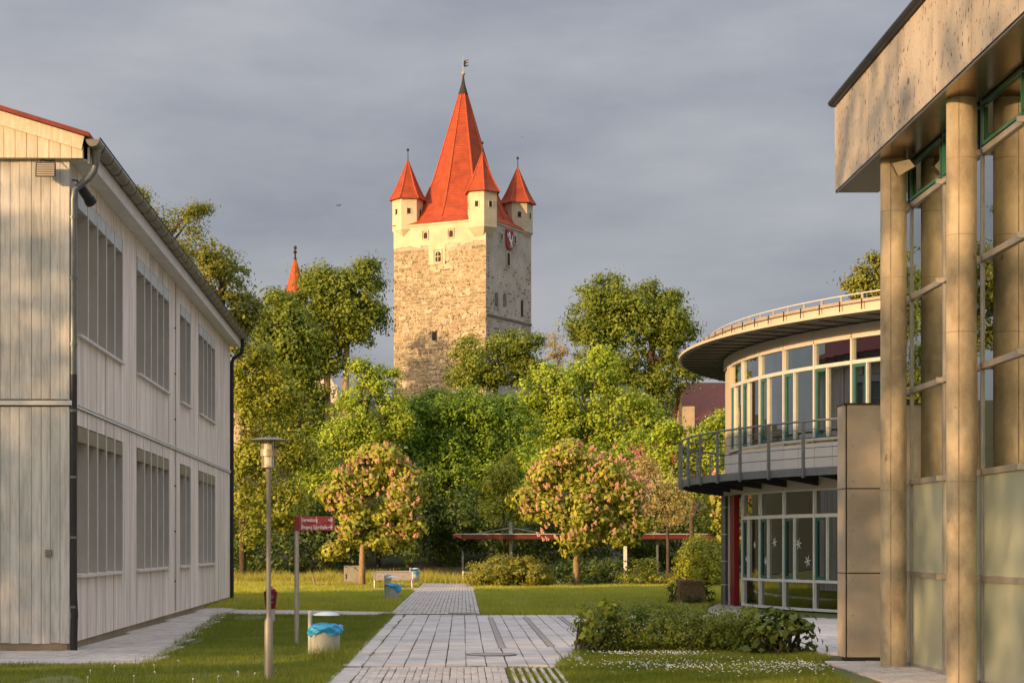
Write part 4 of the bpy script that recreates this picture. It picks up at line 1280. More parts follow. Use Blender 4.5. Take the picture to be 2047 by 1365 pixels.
# open shelter with red fascia
sh = thing('flat_roof_shelter', P(1180, 1155, 104), 'long open shelter with flat red edged roof behind the chestnut trees', 'shelter')
SY = 104
xa, xb = P(905, 0, SY)[0], P(1475, 0, SY)[0]
zt, zb_ = P(0, 1066, SY)[2], P(0, 1077, SY)[2]
MB().box(xa + .5, xb, SY, SY + 3.5, zb_, zt - .06).build('fascia', M['canopyred'], sh)
MB().box(xa + .1, xb, SY - .1, SY + 3.6, zt - .055, zt).build('roof', M['canopytop'], sh)
MB().hexa([(xa, SY - .05, zt - .1), (xa + .5, SY - .05, zb_ + .02), (xa + .5, SY + 3.5, zb_ + .02), (xa, SY + 3.5, zt - .1)], [(xa, SY - .05, zt - .04), (xa + .49, SY - .05, zt - .06), (xa + .49, SY + 3.5, zt - .06), (xa, SY + 3.5, zt - .04)]).build('roof_tip', M['bright_roof'], sh)
for u, m_, w in ((1021, 'bench', .09), (1250, 'white', .09), (1314, 'steel', .06), (925, 'steel', .05)):
    x = P(u, 0, SY + 1)[0]
    po = MB().box(x - w, x + w, SY + 1, SY + 1 + 2 * w, 0, zb_ - .005 if u != 925 else 1.5).build('post', M[m_], sh)
    if u in (1021, 1250):
        MB().box(x - w, x + w, SY + 1, SY + 1 + 2 * w, zt + .005, P(0, 1042, SY)[2]).build('mast', M['steel'], po)
        for s_ in (-1, 1):
            MB().tube([(x, SY + 1.1, P(0, 1054, SY)[2]), (x + s_ * 1.9, SY + 1.1, zt)], .028, 6).build('tie_rod', M['steel'], po)

# ------------------------------------------------------------------ vegetation
def quads(name, c, nrm, size, m, parent=None, asp=.62, kind=None, fold=True):
    """c: N leaf centres, nrm: leaf normals, size: leaf lengths -> one mesh of N small diamond leaves"""
    N = len(c)
    rv = rng.normal(size=(N, 3))
    t = np.cross(nrm, rv)
    t /= np.linalg.norm(t, axis=1, keepdims=True) + 1e-9
    b = np.cross(nrm, t)
    s = size[:, None]
    V = np.empty((N, 4, 3))
    V[:, 0] = c - t * s * .5
    V[:, 1] = c + b * s * asp * .5 + nrm * s * .10
    V[:, 2] = c + t * s * .5 - nrm * s * .08
    V[:, 3] = c - b * s * asp * .5 + nrm * s * .10
    o0 = np.array(origin(parent))
    V -= o0
    me = bpy.data.meshes.new(name)
    me.vertices.add(N * 4)
    me.vertices.foreach_set('co', V.reshape(-1).astype(np.float32))
    me.loops.add(N * 4)
    me.loops.foreach_set('vertex_index', np.arange(N * 4, dtype=np.int32))
    me.polygons.add(N)
    me.polygons.foreach_set('loop_start', np.arange(0, N * 4, 4, dtype=np.int32))
    me.materials.append(m)
    me.update(calc_edges=True)
    o = bpy.data.objects.new(name, me)
    COL.objects.link(o)
    if parent:
        o.parent = parent
        ORI[o.name] = origin(parent)
    if kind:
        o['kind'] = kind
    return o

def unit(n):
    v = rng.normal(size=(n, 3))
    return v / np.linalg.norm(v, axis=1, keepdims=True)

def crown_points(lobes, dens, leaf, clump, shell=.24, loose=1.0, per=26):
    """lobes: (centre, radii). Clumps of leaves spread through each lobe, mostly near its outside."""
    C, Nn, ctrs = [], [], []
    for c, r in lobes:
        c, r = np.array(c), np.array(r)
        area = 4 * math.pi * ((r[0] * r[1]) ** 1.6 + (r[0] * r[2]) ** 1.6 + (r[1] * r[2]) ** 1.6) ** (1 / 1.6) / 3 ** (1 / 1.6)
        nc = max(6, int(area * dens))
        d = unit(nc)
        ph = rng.uniform(0, 6.28, 6)
        wob = 1 + .10 * np.sin(3.1 * d[:, 0] * 2 + ph[0]) + .10 * np.sin(4.3 * d[:, 2] * 2 + ph[1]) + .08 * np.sin(5.7 * d[:, 1] * 2 + ph[2])
        rad = np.clip(1 - np.abs(rng.normal(0, shell, nc)), .2, 1) * wob
        cc = c + d * r * rad[:, None]
        ctrs.append(cc)
        k = per
        sc = clump * rng.uniform(.55, 1.35, nc)
        pts = np.repeat(cc, k, axis=0) + rng.normal(size=(nc * k, 3)) * np.repeat(sc, k)[:, None] * np.array([.46, .46, .30]) * loose
        dd = np.repeat(d, k, axis=0)
        # leaves of a clump face outwards from the clump's own middle as well as from the crown
        out = pts - np.repeat(cc, k, axis=0)
        out /= np.linalg.norm(out, axis=1, keepdims=True) + 1e-6
        nn = out * .95 + dd * .55 + np.array([0, 0, .30]) + rng.normal(size=pts.shape) * .33
        nn /= np.linalg.norm(nn, axis=1, keepdims=True)
        C.append(pts)
        Nn.append(nn)
    return np.vstack(C), np.vstack(Nn), np.vstack(ctrs)

def px_lobes(Y, specs, dy=1.0):
    out = []
    for s in specs:
        u, v, ru, rv = s[:4]
        off = s[4] if len(s) > 4 else 0
        p = P(u, v, Y + off)
        rx, rz = PX(ru, Y), PX(rv, Y)
        out.append((p, (rx, max(rx, rz) * .85 * dy, rz)))
    return out

def bumpy(lobes, k=4, shrink=.86):
    out = []
    for c, r in lobes:
        out.append((c, tuple(x * shrink for x in r)))
        for _ in range(k):
            d = unit(1)[0]
            d[1] = -abs(d[1]) * .8 if random.random() < .75 else d[1]
            q = random.uniform(.26, .46)
            p = np.array(c) + d * np.array(r) * random.uniform(.66, .92)
            m_ = (r[0] + r[2]) / 2
            out.append((tuple(p), (m_ * q * random.uniform(.9, 1.4), m_ * q, m_ * q * random.uniform(.6, .95))))
    return out

def tree(name, label, Y, specs, trunk_u, m, leaf=.26, dens=1.5, clump=.75, group=None, bark='bark', trunk_r=.25, trunk_top=None, base_z=None, shell=.24, loose=1.0, per=26, cat='tree', nlimb=26, trunk_us=None, bump_k=4, bump_s=.93):
    bx = P(trunk_u, 0, Y)[0]
    bz = hillz(bx, Y) if base_z is None else base_z
    t = thing(name, (bx, Y, bz), label, cat, group)
    lobes = px_lobes(Y, specs)
    pts, nn, ctrs = crown_points(bumpy(lobes, bump_k, bump_s), dens * .58, leaf, clump, shell, loose, int(per * 1.9))
    keep = pts[:, 2] > bz + .05
    pts, nn = pts[keep], nn[keep]
    quads('crown', pts, nn, leaf * .92 * rng.uniform(.5, 1.35, len(pts)), m, t)
    mb = MB()
    zc = np.mean([l[0][2] for l in lobes])
    zlow = float(np.percentile([l[0][2] - l[1][2] * .5 for l in lobes], 45))
    for tu in (trunk_us or [trunk_u]):
        tx = P(tu, 0, Y)[0]
        fork = Vector((tx + random.uniform(-.2, .2), Y, max(bz + 1.2, zlow)))
        mb.tube([(tx, Y, bz - .3), (tx + random.uniform(-.1, .1), Y, bz + (fork.z - bz) * .5), fork], [trunk_r * 1.15, trunk_r, trunk_r * .82], 10)
        near = sorted(lobes, key=lambda l: abs(l[0][0] - tx))[: max(2, len(lobes) // len(trunk_us or [1]))]
        for c, r in near:
            c = Vector(c)
            mid = fork.lerp(c, .55) + Vector((random.uniform(-.3, .3), random.uniform(-.3, .3), random.uniform(-.1, .4)))
            mb.tube([fork, mid, c + Vector((0, 0, r[2] * .5))], [trunk_r * .62, trunk_r * .42, trunk_r * .16], 7, False)
            sel = ctrs[rng.choice(len(ctrs), min(len(ctrs), max(3, nlimb // len(near))), replace=False)]
            for q in sel:
                q = Vector(q)
                if (q - c).length < max(r) * 1.3:
                    s0 = mid.lerp(c, random.uniform(.1, .9))
                    mb.tube([s0, s0.lerp(q, .5) + Vector((0, 0, random.uniform(-.1, .3))), q], [trunk_r * .26, trunk_r * .17, trunk_r * .05], 5, False)
    mb.build('trunk', M[bark], t, smooth=2)
    return t

TG = 'trees on the castle hill'
tree('maple_tree', 'broad domed mid green maple in the centre, in front of the tower foot', 122, [(905, 890, 120, 105), (805, 905, 72, 90), (1015, 890, 72, 95), (925, 825, 105, 58), (850, 840, 70, 60), (985, 835, 70, 60), (900, 960, 140, 60)], 900, L['mid'], leaf=.20, dens=3.2, clump=.7, group=TG, per=24)
tree('lime_tree', 'tallest dark green tree right of the tower, crown above the rest', 150, [(1260, 690, 105, 110), (1182, 640, 55, 70), (1255, 608, 78, 58), (1340, 655, 48, 62), (1345, 745, 60, 45), (1190, 740, 60, 60), (1300, 800, 60, 50), (1215, 590, 48, 42), (1310, 600, 40, 42)], 1300, L['deep'], leaf=.26, dens=2.0, clump=.85, group=TG, trunk_us=[1215, 1305], trunk_r=.35)
tree('lime_tree', 'round dark green tree overlapping the right corner of the tower', 172, [(985, 728, 78, 58), (935, 752, 48, 36), (1048, 702, 40, 40), (1010, 690, 40, 28), (1060, 740, 35, 35)], 990, L['deep'], leaf=.27, dens=2.1, clump=.85, group=TG)
tree('walnut_tree', 'pale lime green tree with visible branches right of the central maple', 135, [(1165, 795, 88, 75), (1090, 790, 62, 60), (1235, 850, 90, 75), (1150, 890, 105, 60), (1075, 850, 60, 60), (1195, 735, 50, 36), (1290, 850, 45, 60), (1250, 920, 70, 50)], 1180, L['lime'], leaf=.27, dens=1.55, clump=.85, group=TG, bark='paletrunk', trunk_r=.2, nlimb=60)
tree('maple_tree', 'tall open crowned tree left of the tower with two bare forked trunks', 145, [(700, 590, 78, 66), (605, 655, 70, 75), (740, 645, 42, 48), (645, 575, 48, 46), (590, 720, 62, 60), (660, 655, 70, 50), (560, 615, 42, 40), (600, 790, 60, 55), (720, 560, 45, 38), (650, 720, 40, 40), (575, 860, 60, 50)], 668, L['deep'], leaf=.27, dens=1.9, clump=.9, group=TG, trunk_us=[652, 690], trunk_r=.27, bark='paletrunk', shell=.2, nlimb=60)
tree('ash_tree', 'feathery lime green tree beneath the tower on its left side', 118, [(735, 830, 75, 80), (690, 880, 60, 75), (765, 762, 34, 40), (650, 930, 60, 55), (790, 840, 34, 55), (725, 745, 22, 30)], 720, L['lime'], leaf=.20, dens=2.4, clump=.62, group=TG)
tree('birch_tree', 'airy olive tree rising over the eaves of the timber building', 88, [(300, 440, 48, 60), (375, 470, 42, 50), (345, 520, 55, 60), (270, 400, 24, 28), (390, 430, 30, 22), (310, 560, 60, 60)], 330, L['olive'], leaf=.13, dens=2.2, clump=.5, group=TG, shell=.35, per=22, trunk_r=.16)
tree('maple_tree', 'dense yellow lit tree just above the far end of the timber roof', 92, [(450, 560, 55, 62), (420, 640, 60, 65), (478, 630, 36, 44), (430, 510, 34, 30), (470, 690, 42, 45), (395, 590, 40, 50)], 440, L['olive'], leaf=.20, dens=2.3, clump=.6, group=TG)
tree('maple_tree', 'large yellow green tree behind the street lamp at the building end', 96, [(525, 735, 55, 55), (510, 830, 50, 70), (565, 815, 45, 55), (545, 920, 60, 60), (500, 940, 50, 70), (590, 900, 40, 45), (510, 1030, 50, 65), (570, 1010, 50, 45), (480, 780, 30, 60)], 486, L['yellow'], leaf=.20, dens=2.1, clump=.62, group=TG, trunk_r=.16)
tree('dark_tree', 'shaded dark tree between the left trees below the chapel', 128, [(585, 700, 60, 80), (560, 640, 42, 60), (600, 850, 60, 55), (640, 960, 60, 60), (530, 690, 45, 60), (560, 760, 55, 60)], 600, L['deep'], leaf=.26, dens=2.6, clump=.8, group=TG)
tree('young_maple', 'slim pale yellow tree in front of the dark wood left of the second chestnut', 106, [(1005, 940, 28, 40), (1012, 990, 38, 40), (985, 1010, 30, 34), (1040, 1005, 30, 36)], 1008, L['yellow'], leaf=.17, dens=2.4, clump=.5, group=TG, trunk_r=.08)
tree('young_maple', 'bright green tree behind the balcony railing of the pavilion', 100, [(1390, 885, 55, 50), (1345, 905, 40, 42), (1430, 900, 42, 50), (1380, 950, 60, 45), (1335, 860, 25, 25), (1440, 850, 25, 25), (1440, 970, 40, 50)], 1385, L['lime'], leaf=.19, dens=2.2, clump=.55, group=TG, trunk_r=.12)
tree('tan_leaved_tree', 'fine tan leaved tree right of the second chestnut', 92, [(1310, 970, 55, 50), (1355, 990, 42, 48), (1330, 1030, 45, 32), (1285, 940, 34, 28)], 1335, L['tan'], leaf=.12, dens=2.6, clump=.45, group=TG, shell=.32, per=20, trunk_r=.08)
tree('bare_tree', 'thin pale twiggy tree against the sky right of the tower', 168, [(1108, 690, 26, 34), (1122, 720, 24, 30)], 1112, L['tan'], leaf=.17, dens=.9, clump=.6, group=TG, shell=.5, per=14, trunk_r=.1)
tree('broadleaf_tree', 'small dark tree top showing above the pavilion roof', 95, [(1735, 560, 34, 32), (1752, 530, 28, 26), (1705, 562, 24, 12), (1725, 595, 34, 28), (1765, 580, 34, 40)], 1745, L['olive'], leaf=.18, dens=1.7, clump=.45, group=TG, shell=.4, per=20, trunk_r=.12, base_z=0)
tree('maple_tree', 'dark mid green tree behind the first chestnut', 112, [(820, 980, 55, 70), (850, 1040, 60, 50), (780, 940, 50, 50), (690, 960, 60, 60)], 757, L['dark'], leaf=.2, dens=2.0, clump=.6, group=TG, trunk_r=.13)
# the far right part of the wood under the lime green tree
tree('maple_tree', 'lime lit tree behind the second chestnut crown', 114, [(1110, 930, 62, 46), (1210, 940, 70, 48), (1070, 960, 40, 50), (1270, 905, 44, 44)], 1287, L['lime'], leaf=.2, dens=2.0, clump=.6, group=TG, trunk_r=.15)

# undergrowth along the foot of the hill: one mass
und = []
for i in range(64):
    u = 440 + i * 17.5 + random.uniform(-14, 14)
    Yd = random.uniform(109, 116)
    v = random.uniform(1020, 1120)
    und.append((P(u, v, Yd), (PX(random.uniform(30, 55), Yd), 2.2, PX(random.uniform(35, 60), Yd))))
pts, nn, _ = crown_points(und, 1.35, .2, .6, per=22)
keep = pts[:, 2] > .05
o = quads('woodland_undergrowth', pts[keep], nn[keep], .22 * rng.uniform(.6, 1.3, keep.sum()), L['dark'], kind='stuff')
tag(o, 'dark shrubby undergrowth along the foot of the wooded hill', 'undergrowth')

# red horse chestnuts with flower candles
bl = []
for k in range(3):
    mb = MB()
    for i in range(16):
        zf = i / 16
        a = i * 2.4
        rr = .055 * (1 - zf) + .012
        c = Vector((math.cos(a) * rr, math.sin(a) * rr, .02 + zf * .27))
        s = .05 * (1 - .45 * zf) * random.uniform(.8, 1.2)
        mb.add([c + Vector((s, 0, 0)), c + Vector((0, s, 0)), c + Vector((-s, 0, 0)), c + Vector((0, -s, 0)), c + Vector((0, 0, s)), c - Vector((0, 0, s))], [(0, 1, 4), (1, 2, 4), (2, 3, 4), (3, 0, 4), (1, 0, 5), (2, 1, 5), (3, 2, 5), (0, 3, 5)])
    me = bpy.data.meshes.new('blossom')
    me.from_pydata([tuple(v) for v in mb.v], [], mb.f)
    me.materials.append(M['pink'])
    bl.append(me)

def chestnut(label, Y, specs, tu, nfl, bright):
    t = tree('red_chestnut_tree', label, Y, specs, tu, L['chest'], leaf=.24, dens=2.7, clump=.42, group='flowering chestnuts on the lawn', bark='paletrunk', trunk_r=.13, base_z=0, per=20, nlimb=40, bump_k=6, bump_s=.76)
    lobes = px_lobes(Y, specs)
    k = 0
    tries = 0
    while k < nfl and tries < 5000:
        tries += 1
        c, r = lobes[tries % len(lobes)]
        d = unit(1)[0]
        if d[2] < -.45 or d[1] > .25:
            continue
        p = np.array(c) + d * np.array(r) * random.uniform(.90, 1.06)
        if any(np.sum(((p - np.array(c2)) / np.array(r2)) ** 2) < .62 for c2, r2 in lobes):
            continue
        o = bpy.data.objects.new('blossom', random.choice(bl))
        COL.objects.link(o)
        o.parent = t
        b0 = origin(t)
        o.location = (p[0] - b0.x, p[1] - b0.y, p[2] - b0.z)
        q = Vector((d[0] * .7, d[1] * .7, max(.35, d[2]) + .5)).normalized()
        o.rotation_mode = 'QUATERNION'
        o.rotation_quaternion = q.to_track_quat('Z', 'Y')
        s = random.uniform(.5, .85)
        o.scale = (s * 1.1, s * 1.1, s)
        k += 1
    return t

L['chest'] = leafmat('chestnut leaves', (.15, .19, .018), (.50, .47, .065))
chestnut('pink flowering chestnut behind the red direction sign, left of the path', 83, [(748, 1010, 74, 66), (694, 1005, 44, 40), (800, 1010, 40, 62), (752, 940, 46, 46), (742, 1062, 66, 34), (704, 960, 34, 32), (668, 1098, 13, 8), (798, 950, 34, 34), (668, 988, 28, 12), (765, 912, 24, 24), (815, 1060, 28, 34)], 724, 290, 0)
chestnut('pink flowering chestnut on the lawn right of the path', 83, [(1160, 1005, 84, 66), (1086, 1010, 46, 48), (1232, 1015, 56, 58), (1148, 930, 58, 44), (1165, 1066, 84, 32), (1212, 945, 48, 36), (1098, 955, 40, 34), (1258, 1050, 34, 34), (1140, 905, 26, 20), (1268, 985, 30, 34), (1062, 1000, 26, 22)], 1153, 300, 0)
chestnut('partly hidden pink flowering chestnut beside the pavilion corner', 86, [(1430, 1010, 36, 50), (1445, 1060, 32, 38), (1440, 970, 28, 26)], 1462, 60, 0)

# shrubs and hedges
def shrub(name, label, lobes, m, leaf, dens, clump, cat='shrub', group=None, shell=.13, per=26, base=None):
    b = base or (lobes[0][0][0], lobes[0][0][1], 0)
    t = thing(name, b, label, cat, group)
    pts, nn, ctrs = crown_points(lobes, dens, leaf, clump, shell, 1.0, per)
    k = pts[:, 2] > .01
    quads('foliage', pts[k], nn[k], leaf * rng.uniform(.6, 1.3, k.sum()), m, t)
    mb = MB()
    for q in ctrs[rng.choice(len(ctrs), min(30, len(ctrs)), replace=False)]:
        c = min(lobes, key=lambda l: (l[0][0] - q[0]) ** 2 + (l[0][1] - q[1]) ** 2)[0]
        s = Vector((c[0] + random.uniform(-.2, .2), c[1] + random.uniform(-.2, .2), 0))
        mb.tube([s, s.lerp(Vector(q), .6) + Vector((0, 0, .1)), Vector(q)], [.02, .014, .005], 5, False)
    tag(mb.build('stems', M['bark'], t), kind='stuff')
    return t

def box_lobes(x0, x1, y0, y1, h, n, jit=.1):
    out = []
    for i in range(n):
        x = x0 + (x1 - x0) * (i + .5) / n
        hh = h * random.uniform(.9, 1.1)
        out.append(((x, (y0 + y1) / 2 + random.uniform(-jit, jit), hh * .48), ((x1 - x0) / n * .85, (y1 - y0) / 2, hh * .52)))
    return out

hx0, hx1 = 2.05, 5.6
lob = [((2.28, 31.5, .38), (.42, .75, .40)), ((2.75, 31.7, .40), (.48, .85, .40)), ((3.25, 31.7, .38), (.5, .85, .40)), ((3.75, 31.7, .36), (.5, .85, .38)), ((4.25, 31.6, .36), (.5, .85, .38)), ((4.7, 31.6, .36), (.45, .85, .38))]
hedge = shrub('clipped_hedge', 'low dark green hedge between the plaza and the near daisy lawn', lob, L['hedge'], .05, 40, .16, 'hedge', shell=.28, per=24, base=(3.4, 31.6, 0))
lob = [((5.0, 31.3, .36), (.42, .7, .38)), ((5.4, 31.1, .28), (.32, .55, .30)), ((5.2, 31.0, .45), (.3, .4, .25))]
shrub('broadleaf_shrub', 'large leaved dark shrub at the right end of the low hedge', lob, L['dark'], .17, 7, .2, per=14, base=(5.2, 31.2, 0))
# reddish and yellow shoots on the hedge's left end
lob = [((2.05, 31.2, .5), (.22, .3, .22)), ((2.45, 31.4, .72), (.3, .4, .10)), ((2.0, 31.1, .25), (.16, .25, .2))]
shrub('maple_seedling', 'young maple shoots with yellow and reddish leaves at the hedge end by the plaza', lob, L['yellow'], .15, 4, .14, per=9, base=(2.05, 31.2, 0), shell=.3)
Yh = 83
lob = [(P(u, v, Yh), (PX(ru, Yh), 1.6, PX(rv, Yh))) for u, v, ru, rv in ((968, 1150, 30, 26), (1000, 1146, 40, 30), (1040, 1146, 40, 31), (1070, 1150, 28, 26))]
shrub('domed_hedge', 'sunlit domed hedge at the end of the path', lob, L['sunhedge'], .12, 16, .26, 'hedge', shell=.07, per=24, base=(lob[1][0][0], Yh, 0))
lob = [(P(u, v, 88), (PX(ru, 88), 1.3, PX(rv, 88))) for u, v, ru, rv in ((1110, 1150, 30, 24), (1140, 1140, 30, 24), (1185, 1142, 34, 24), (1220, 1140, 34, 22), (1180, 1165, 40, 14), (1230, 1162, 40, 16))]
shrub('dark_hedge', 'dark hedge behind the second chestnut trunk', lob, L['dark'], .13, 5, .3, 'hedge', per=22, base=(lob[1][0][0], 88, 0))
lob = [(P(u, v, 86), (PX(ru, 86), 1.0, PX(rv, 86))) for u, v, ru, rv in ((1275, 1158, 34, 14), (1320, 1160, 34, 13), (1290, 1135, 30, 22))]
shrub('low_yellow_hedge', 'low sunlit yellow green hedge between the chestnut and the round shrub', lob, L['yellow'], .12, 5, .3, 'hedge', per=22, base=(lob[0][0][0], 86, 0))
lob = [(P(u, v, 86.5), (PX(ru, 86.5), .8, PX(rv, 86.5))) for u, v, ru, rv in ((1345, 1160, 26, 12), (1375, 1160, 26, 12))]
shrub('russet_hedge', 'low russet leaved hedge in front of the round shrub', lob, L['tan'], .11, 6, .25, 'hedge', per=22, base=(lob[0][0][0], 86.5, 0))
lob = [(P(u, v, 84), (PX(ru, 84), 1.5, PX(rv, 84))) for u, v, ru, rv in ((1395, 1115, 40, 38), (1425, 1125, 34, 40), (1385, 1145, 32, 28), (1430, 1155, 34, 24))]
shrub('round_shrub', 'round yellow green shrub near the pavilion downpipe', lob, L['yellow'], .11, 16, .26, per=24, base=(lob[0][0][0], 84, 0), shell=.07)
# brown clipped block with green skirts
Yb = 57.5
x0, x1 = P(1352, 0, Yb)[0], P(1406, 0, Yb)[0]
bz1 = P(0, 1160, Yb)[2]
blk = thing('clipped_yew_block', ((x0 + x1) / 2, Yb, 0), 'bare brown tapering clipped bush on the lawn before the pavilion', 'shrub')
n = 9000
pz = rng.uniform(.0, 1, n); ta = 1 - .22 * pz
f_ = rng.integers(0, 5, n)
pxx = rng.uniform(-1, 1, n); pyy = rng.uniform(-1, 1, n)
pxx = np.where(f_ == 0, -1, np.where(f_ == 1, 1, pxx)); pyy = np.where((f_ == 2), -1, pyy); pz = np.where(f_ >= 3, 1 - np.abs(rng.normal(0, .04, n)), pz)
cxx, hw = (x0 + x1) / 2, (x1 - x0) / 2
pts = np.stack([cxx + pxx * hw * ta, Yb + pyy * hw * ta, .03 + pz * (bz1 - .03)], 1) + rng.normal(0, .02, (n, 3))
quads('foliage', pts, unit(n), .045 * rng.uniform(.6, 1.3, n), L['brown'], blk, .5)
MB().hexa([(cxx - hw * .94, Yb - hw * .94, 0), (cxx + hw * .94, Yb - hw * .94, 0), (cxx + hw * .94, Yb + hw * .94, 0), (cxx - hw * .94, Yb + hw * .94, 0)],
          [(cxx - hw * .74, Yb - hw * .74, bz1 - .03), (cxx + hw * .74, Yb - hw * .74, bz1 - .03), (cxx + hw * .74, Yb + hw * .74, bz1 - .03), (cxx - hw * .74, Yb + hw * .74, bz1 - .03)]).build('twig_core', M['twig'], blk)
lob = [((x0 - .08, Yb + .2, .30), (.26, .4, .33)), ((x1 + .1, Yb + .3, .34), (.27, .4, .36)), ((cxx, Yb - .45, .10), (.5, .25, .14))]
shrub('box_shrub', 'low dark green shrub around the foot of the brown clipped bush', lob, L['dark'], .07, 10, .15, per=20, base=(x1, Yb + .4, 0))

# trees outside the frame whose shade falls across the hall, the plaza and the lower gable
def shade_tree(label, x, y, h, rad, dens, low):
    t = thing('lime_tree', (x, y, 0), label, 'tree', 'trees beside the car park')
    lob = [((x, y, low + (h - low) * .35), (rad, rad, (h - low) * .36)), ((x + rad * .3, y + .8, low + (h - low) * .72), (rad * .72, rad * .72, (h - low) * .3)), ((x - rad * .4, y - .6, low + (h - low) * .55), (rad * .6, rad * .6, (h - low) * .3))]
    lob2 = [((x, y, 3.4), (rad * 1.15, rad * .8, 3.6))]
    p2, n2, _ = crown_points(lob2, 1.3, .34, .9, .5, 1.0, 16)
    pts, nn, ctrs = crown_points(lob, dens, .34, .95, .3, 1.0, 16)
    pts, nn = np.vstack([pts, p2]), np.vstack([nn, n2])
    quads('crown', pts, nn, .36 * rng.uniform(.6, 1.3, len(pts)), L['mid'], t)
    mb = MB().tube([(x, y, 0), (x, y, low + 1), (x + .2, y, h * .75)], [.3, .24, .08], 8)
    for q in ctrs[rng.choice(len(ctrs), 24, replace=False)]:
        s0 = Vector((x, y, random.uniform(low, h * .7)))
        mb.tube([s0, s0.lerp(Vector(q), .5) + Vector((0, 0, .3)), Vector(q)], [.09, .06, .02], 5, False)
    mb.build('trunk', M['bark'], t)

tsx, tsy = P(800, 700, 206)[0] - 30 * math.sin(SUN_AZ), 206 - 30 * math.cos(SUN_AZ)
def hill_tree():
    z0 = hillz(tsx, tsy)
    t = thing('lime_tree', (tsx, tsy, z0), 'tree on the castle hill left of the tower, hidden behind the timber building', 'tree', TG)
    ztop = P(830, 640, 206)[2] + 30 * math.tan(SUN_EL)
    lob = [((tsx + .4, tsy, ztop - 3.6), (2.6, 3.4, 3.4)), ((tsx, tsy - 1.5, ztop - 6), (3.2, 4.5, 3.4)), ((tsx, tsy + 1.5, ztop - 8), (3, 5, 3))]
    pts, nn, ctrs = crown_points(lob, .8, .3, .8, .3, 1.0, 24)
    quads('crown', pts, nn, .32 * rng.uniform(.6, 1.3, len(pts)), L['deep'], t)
    MB().tube([(tsx, tsy, z0 - .3), (tsx, tsy, ztop - 3)], [.3, .1], 8).build('trunk', M['bark'], t)
hill_tree()

def along(px_, py_, dist, side=0.0):                       # a point towards the sun from (px_, py_)
    h = Vector((sun_dir.x, sun_dir.y, 0)).normalized()
    s = Vector((-h.y, h.x, 0))
    q = Vector((px_, py_, 0)) + h * dist + s * side
    return q.x, q.y
for k, (side, h, rad, dens, low, lb) in enumerate(((-9, 14.0, 4.4, .8, .6, 'first lime tree of the row left of the camera'), (-3, 16.0, 4.0, .34, .6, 'second lime tree of the row left of the camera'),
                                         (2.2, 18.2, 3.8, .42, .6, 'third lime tree of the row left of the camera'), (7.8, 18.4, 4.0, .42, .6, 'fourth lime tree of the row left of the camera'), (-15, 14.0, 4.6, .8, .6, 'fifth lime tree of the row left of the camera'))):
    x, y = along(2.0, 27.0, 38 + (k % 2) * 3, side)
    shade_tree(lb, x, y, h, rad, dens, low)

# ------------------------------------------------------------------ grass
def blades(name, label, region, n, hmin, hmax, wmin, wmax, m, skip=None, z0=.0, dens=None):
    xs_ = [p[0] for p in region]; ys_ = [p[1] for p in region]
    X = rng.uniform(min(xs_), max(xs_), n * 2); Y = rng.uniform(min(ys_), max(ys_), n * 2)
    ok = np.zeros(len(X), bool)
    poly = region
    j = len(poly) - 1
    for i in range(len(poly)):
        xi, yi = poly[i]; xj, yj = poly[j]
        cond = ((yi > Y) != (yj > Y)) & (X < (xj - xi) * (Y - yi) / (yj - yi + 1e-12) + xi)
        ok ^= cond
        j = i
    if skip is not None:
        ok &= ~skip(X, Y)
    X, Y = X[ok][:n], Y[ok][:n]
    n = len(X)
    patch = np.sin(X * 1.7 + Y * .9) * np.sin(X * .8 - Y * 1.3) * .5 + .5
    p3 = np.sin(X * 5.3 + np.sin(Y * 2.1)) * np.sin(Y * 3.1 + X * 1.1) * .5 + .5
    hgt = (hmin + (hmax - hmin) * rng.random(n) ** 1.5) * (.45 + .6 * patch + .5 * p3)
    wid = rng.uniform(wmin, wmax, n)
    ang = rng.uniform(0, 2 * math.pi, n)
    lean = rng.normal(0, .35, (n, 2))
    V = np.empty((n, 3, 3))
    V[:, 0] = np.stack([X - np.cos(ang) * wid / 2, Y - np.sin(ang) * wid / 2, np.full(n, z0)], 1)
    V[:, 1] = np.stack([X + np.cos(ang) * wid / 2, Y + np.sin(ang) * wid / 2, np.full(n, z0)], 1)
    V[:, 2] = np.stack([X + lean[:, 0] * hgt, Y + lean[:, 1] * hgt, z0 + hgt], 1)
    me = bpy.data.meshes.new(name)
    me.vertices.add(n * 3); me.vertices.foreach_set('co', V.reshape(-1).astype(np.float32))
    me.loops.add(n * 3); me.loops.foreach_set('vertex_index', np.arange(n * 3, dtype=np.int32))
    me.polygons.add(n); me.polygons.foreach_set('loop_start', np.arange(0, n * 3, 3, dtype=np.int32))
    me.materials.append(m); me.update(calc_edges=True)
    o = bpy.data.objects.new(name, me); COL.objects.link(o)
    return tag(o, label, 'grass', kind='stuff')

edge_l = lambda y: -4.62 - (y - 28.9) * (2.24 / 31.1)
bare = lambda X, Y: (np.sin(X * 2.3 + 1) * np.sin(Y * .55 + X) > .55) & (X < -4.2) & (rng.random(len(X)) < .85)
LAWN_L = [(-13, 20), (-1.82, 20), (-1.79, 48.3), (-4, 48.5), (-6.9, 49.1), (-6.2, 49), (edge_l(48) + .03, 48), (-4.6, 29), (-4.72, 28.1), (-13, 27.9)]
blades('lawn_grass', 'short lawn left of the plaza beside the timber building', LAWN_L, 190000, .025, .085, .006, .014, L['grass'], bare)
blades('lawn_grass', 'sunlit lawn beyond the gravel path on the left', [(-8.0, 53.2), (-4, 52.1), (-1.9, 50.8), (-1.95, 75.4), (-5.4, 77.6), (-4.8, 80.8), (-1.95, 81.2), (-1.95, 89), (-16, 90), (-16, 70)], 200000, .06, .17, .014, .03, L['sunlit_grass'])
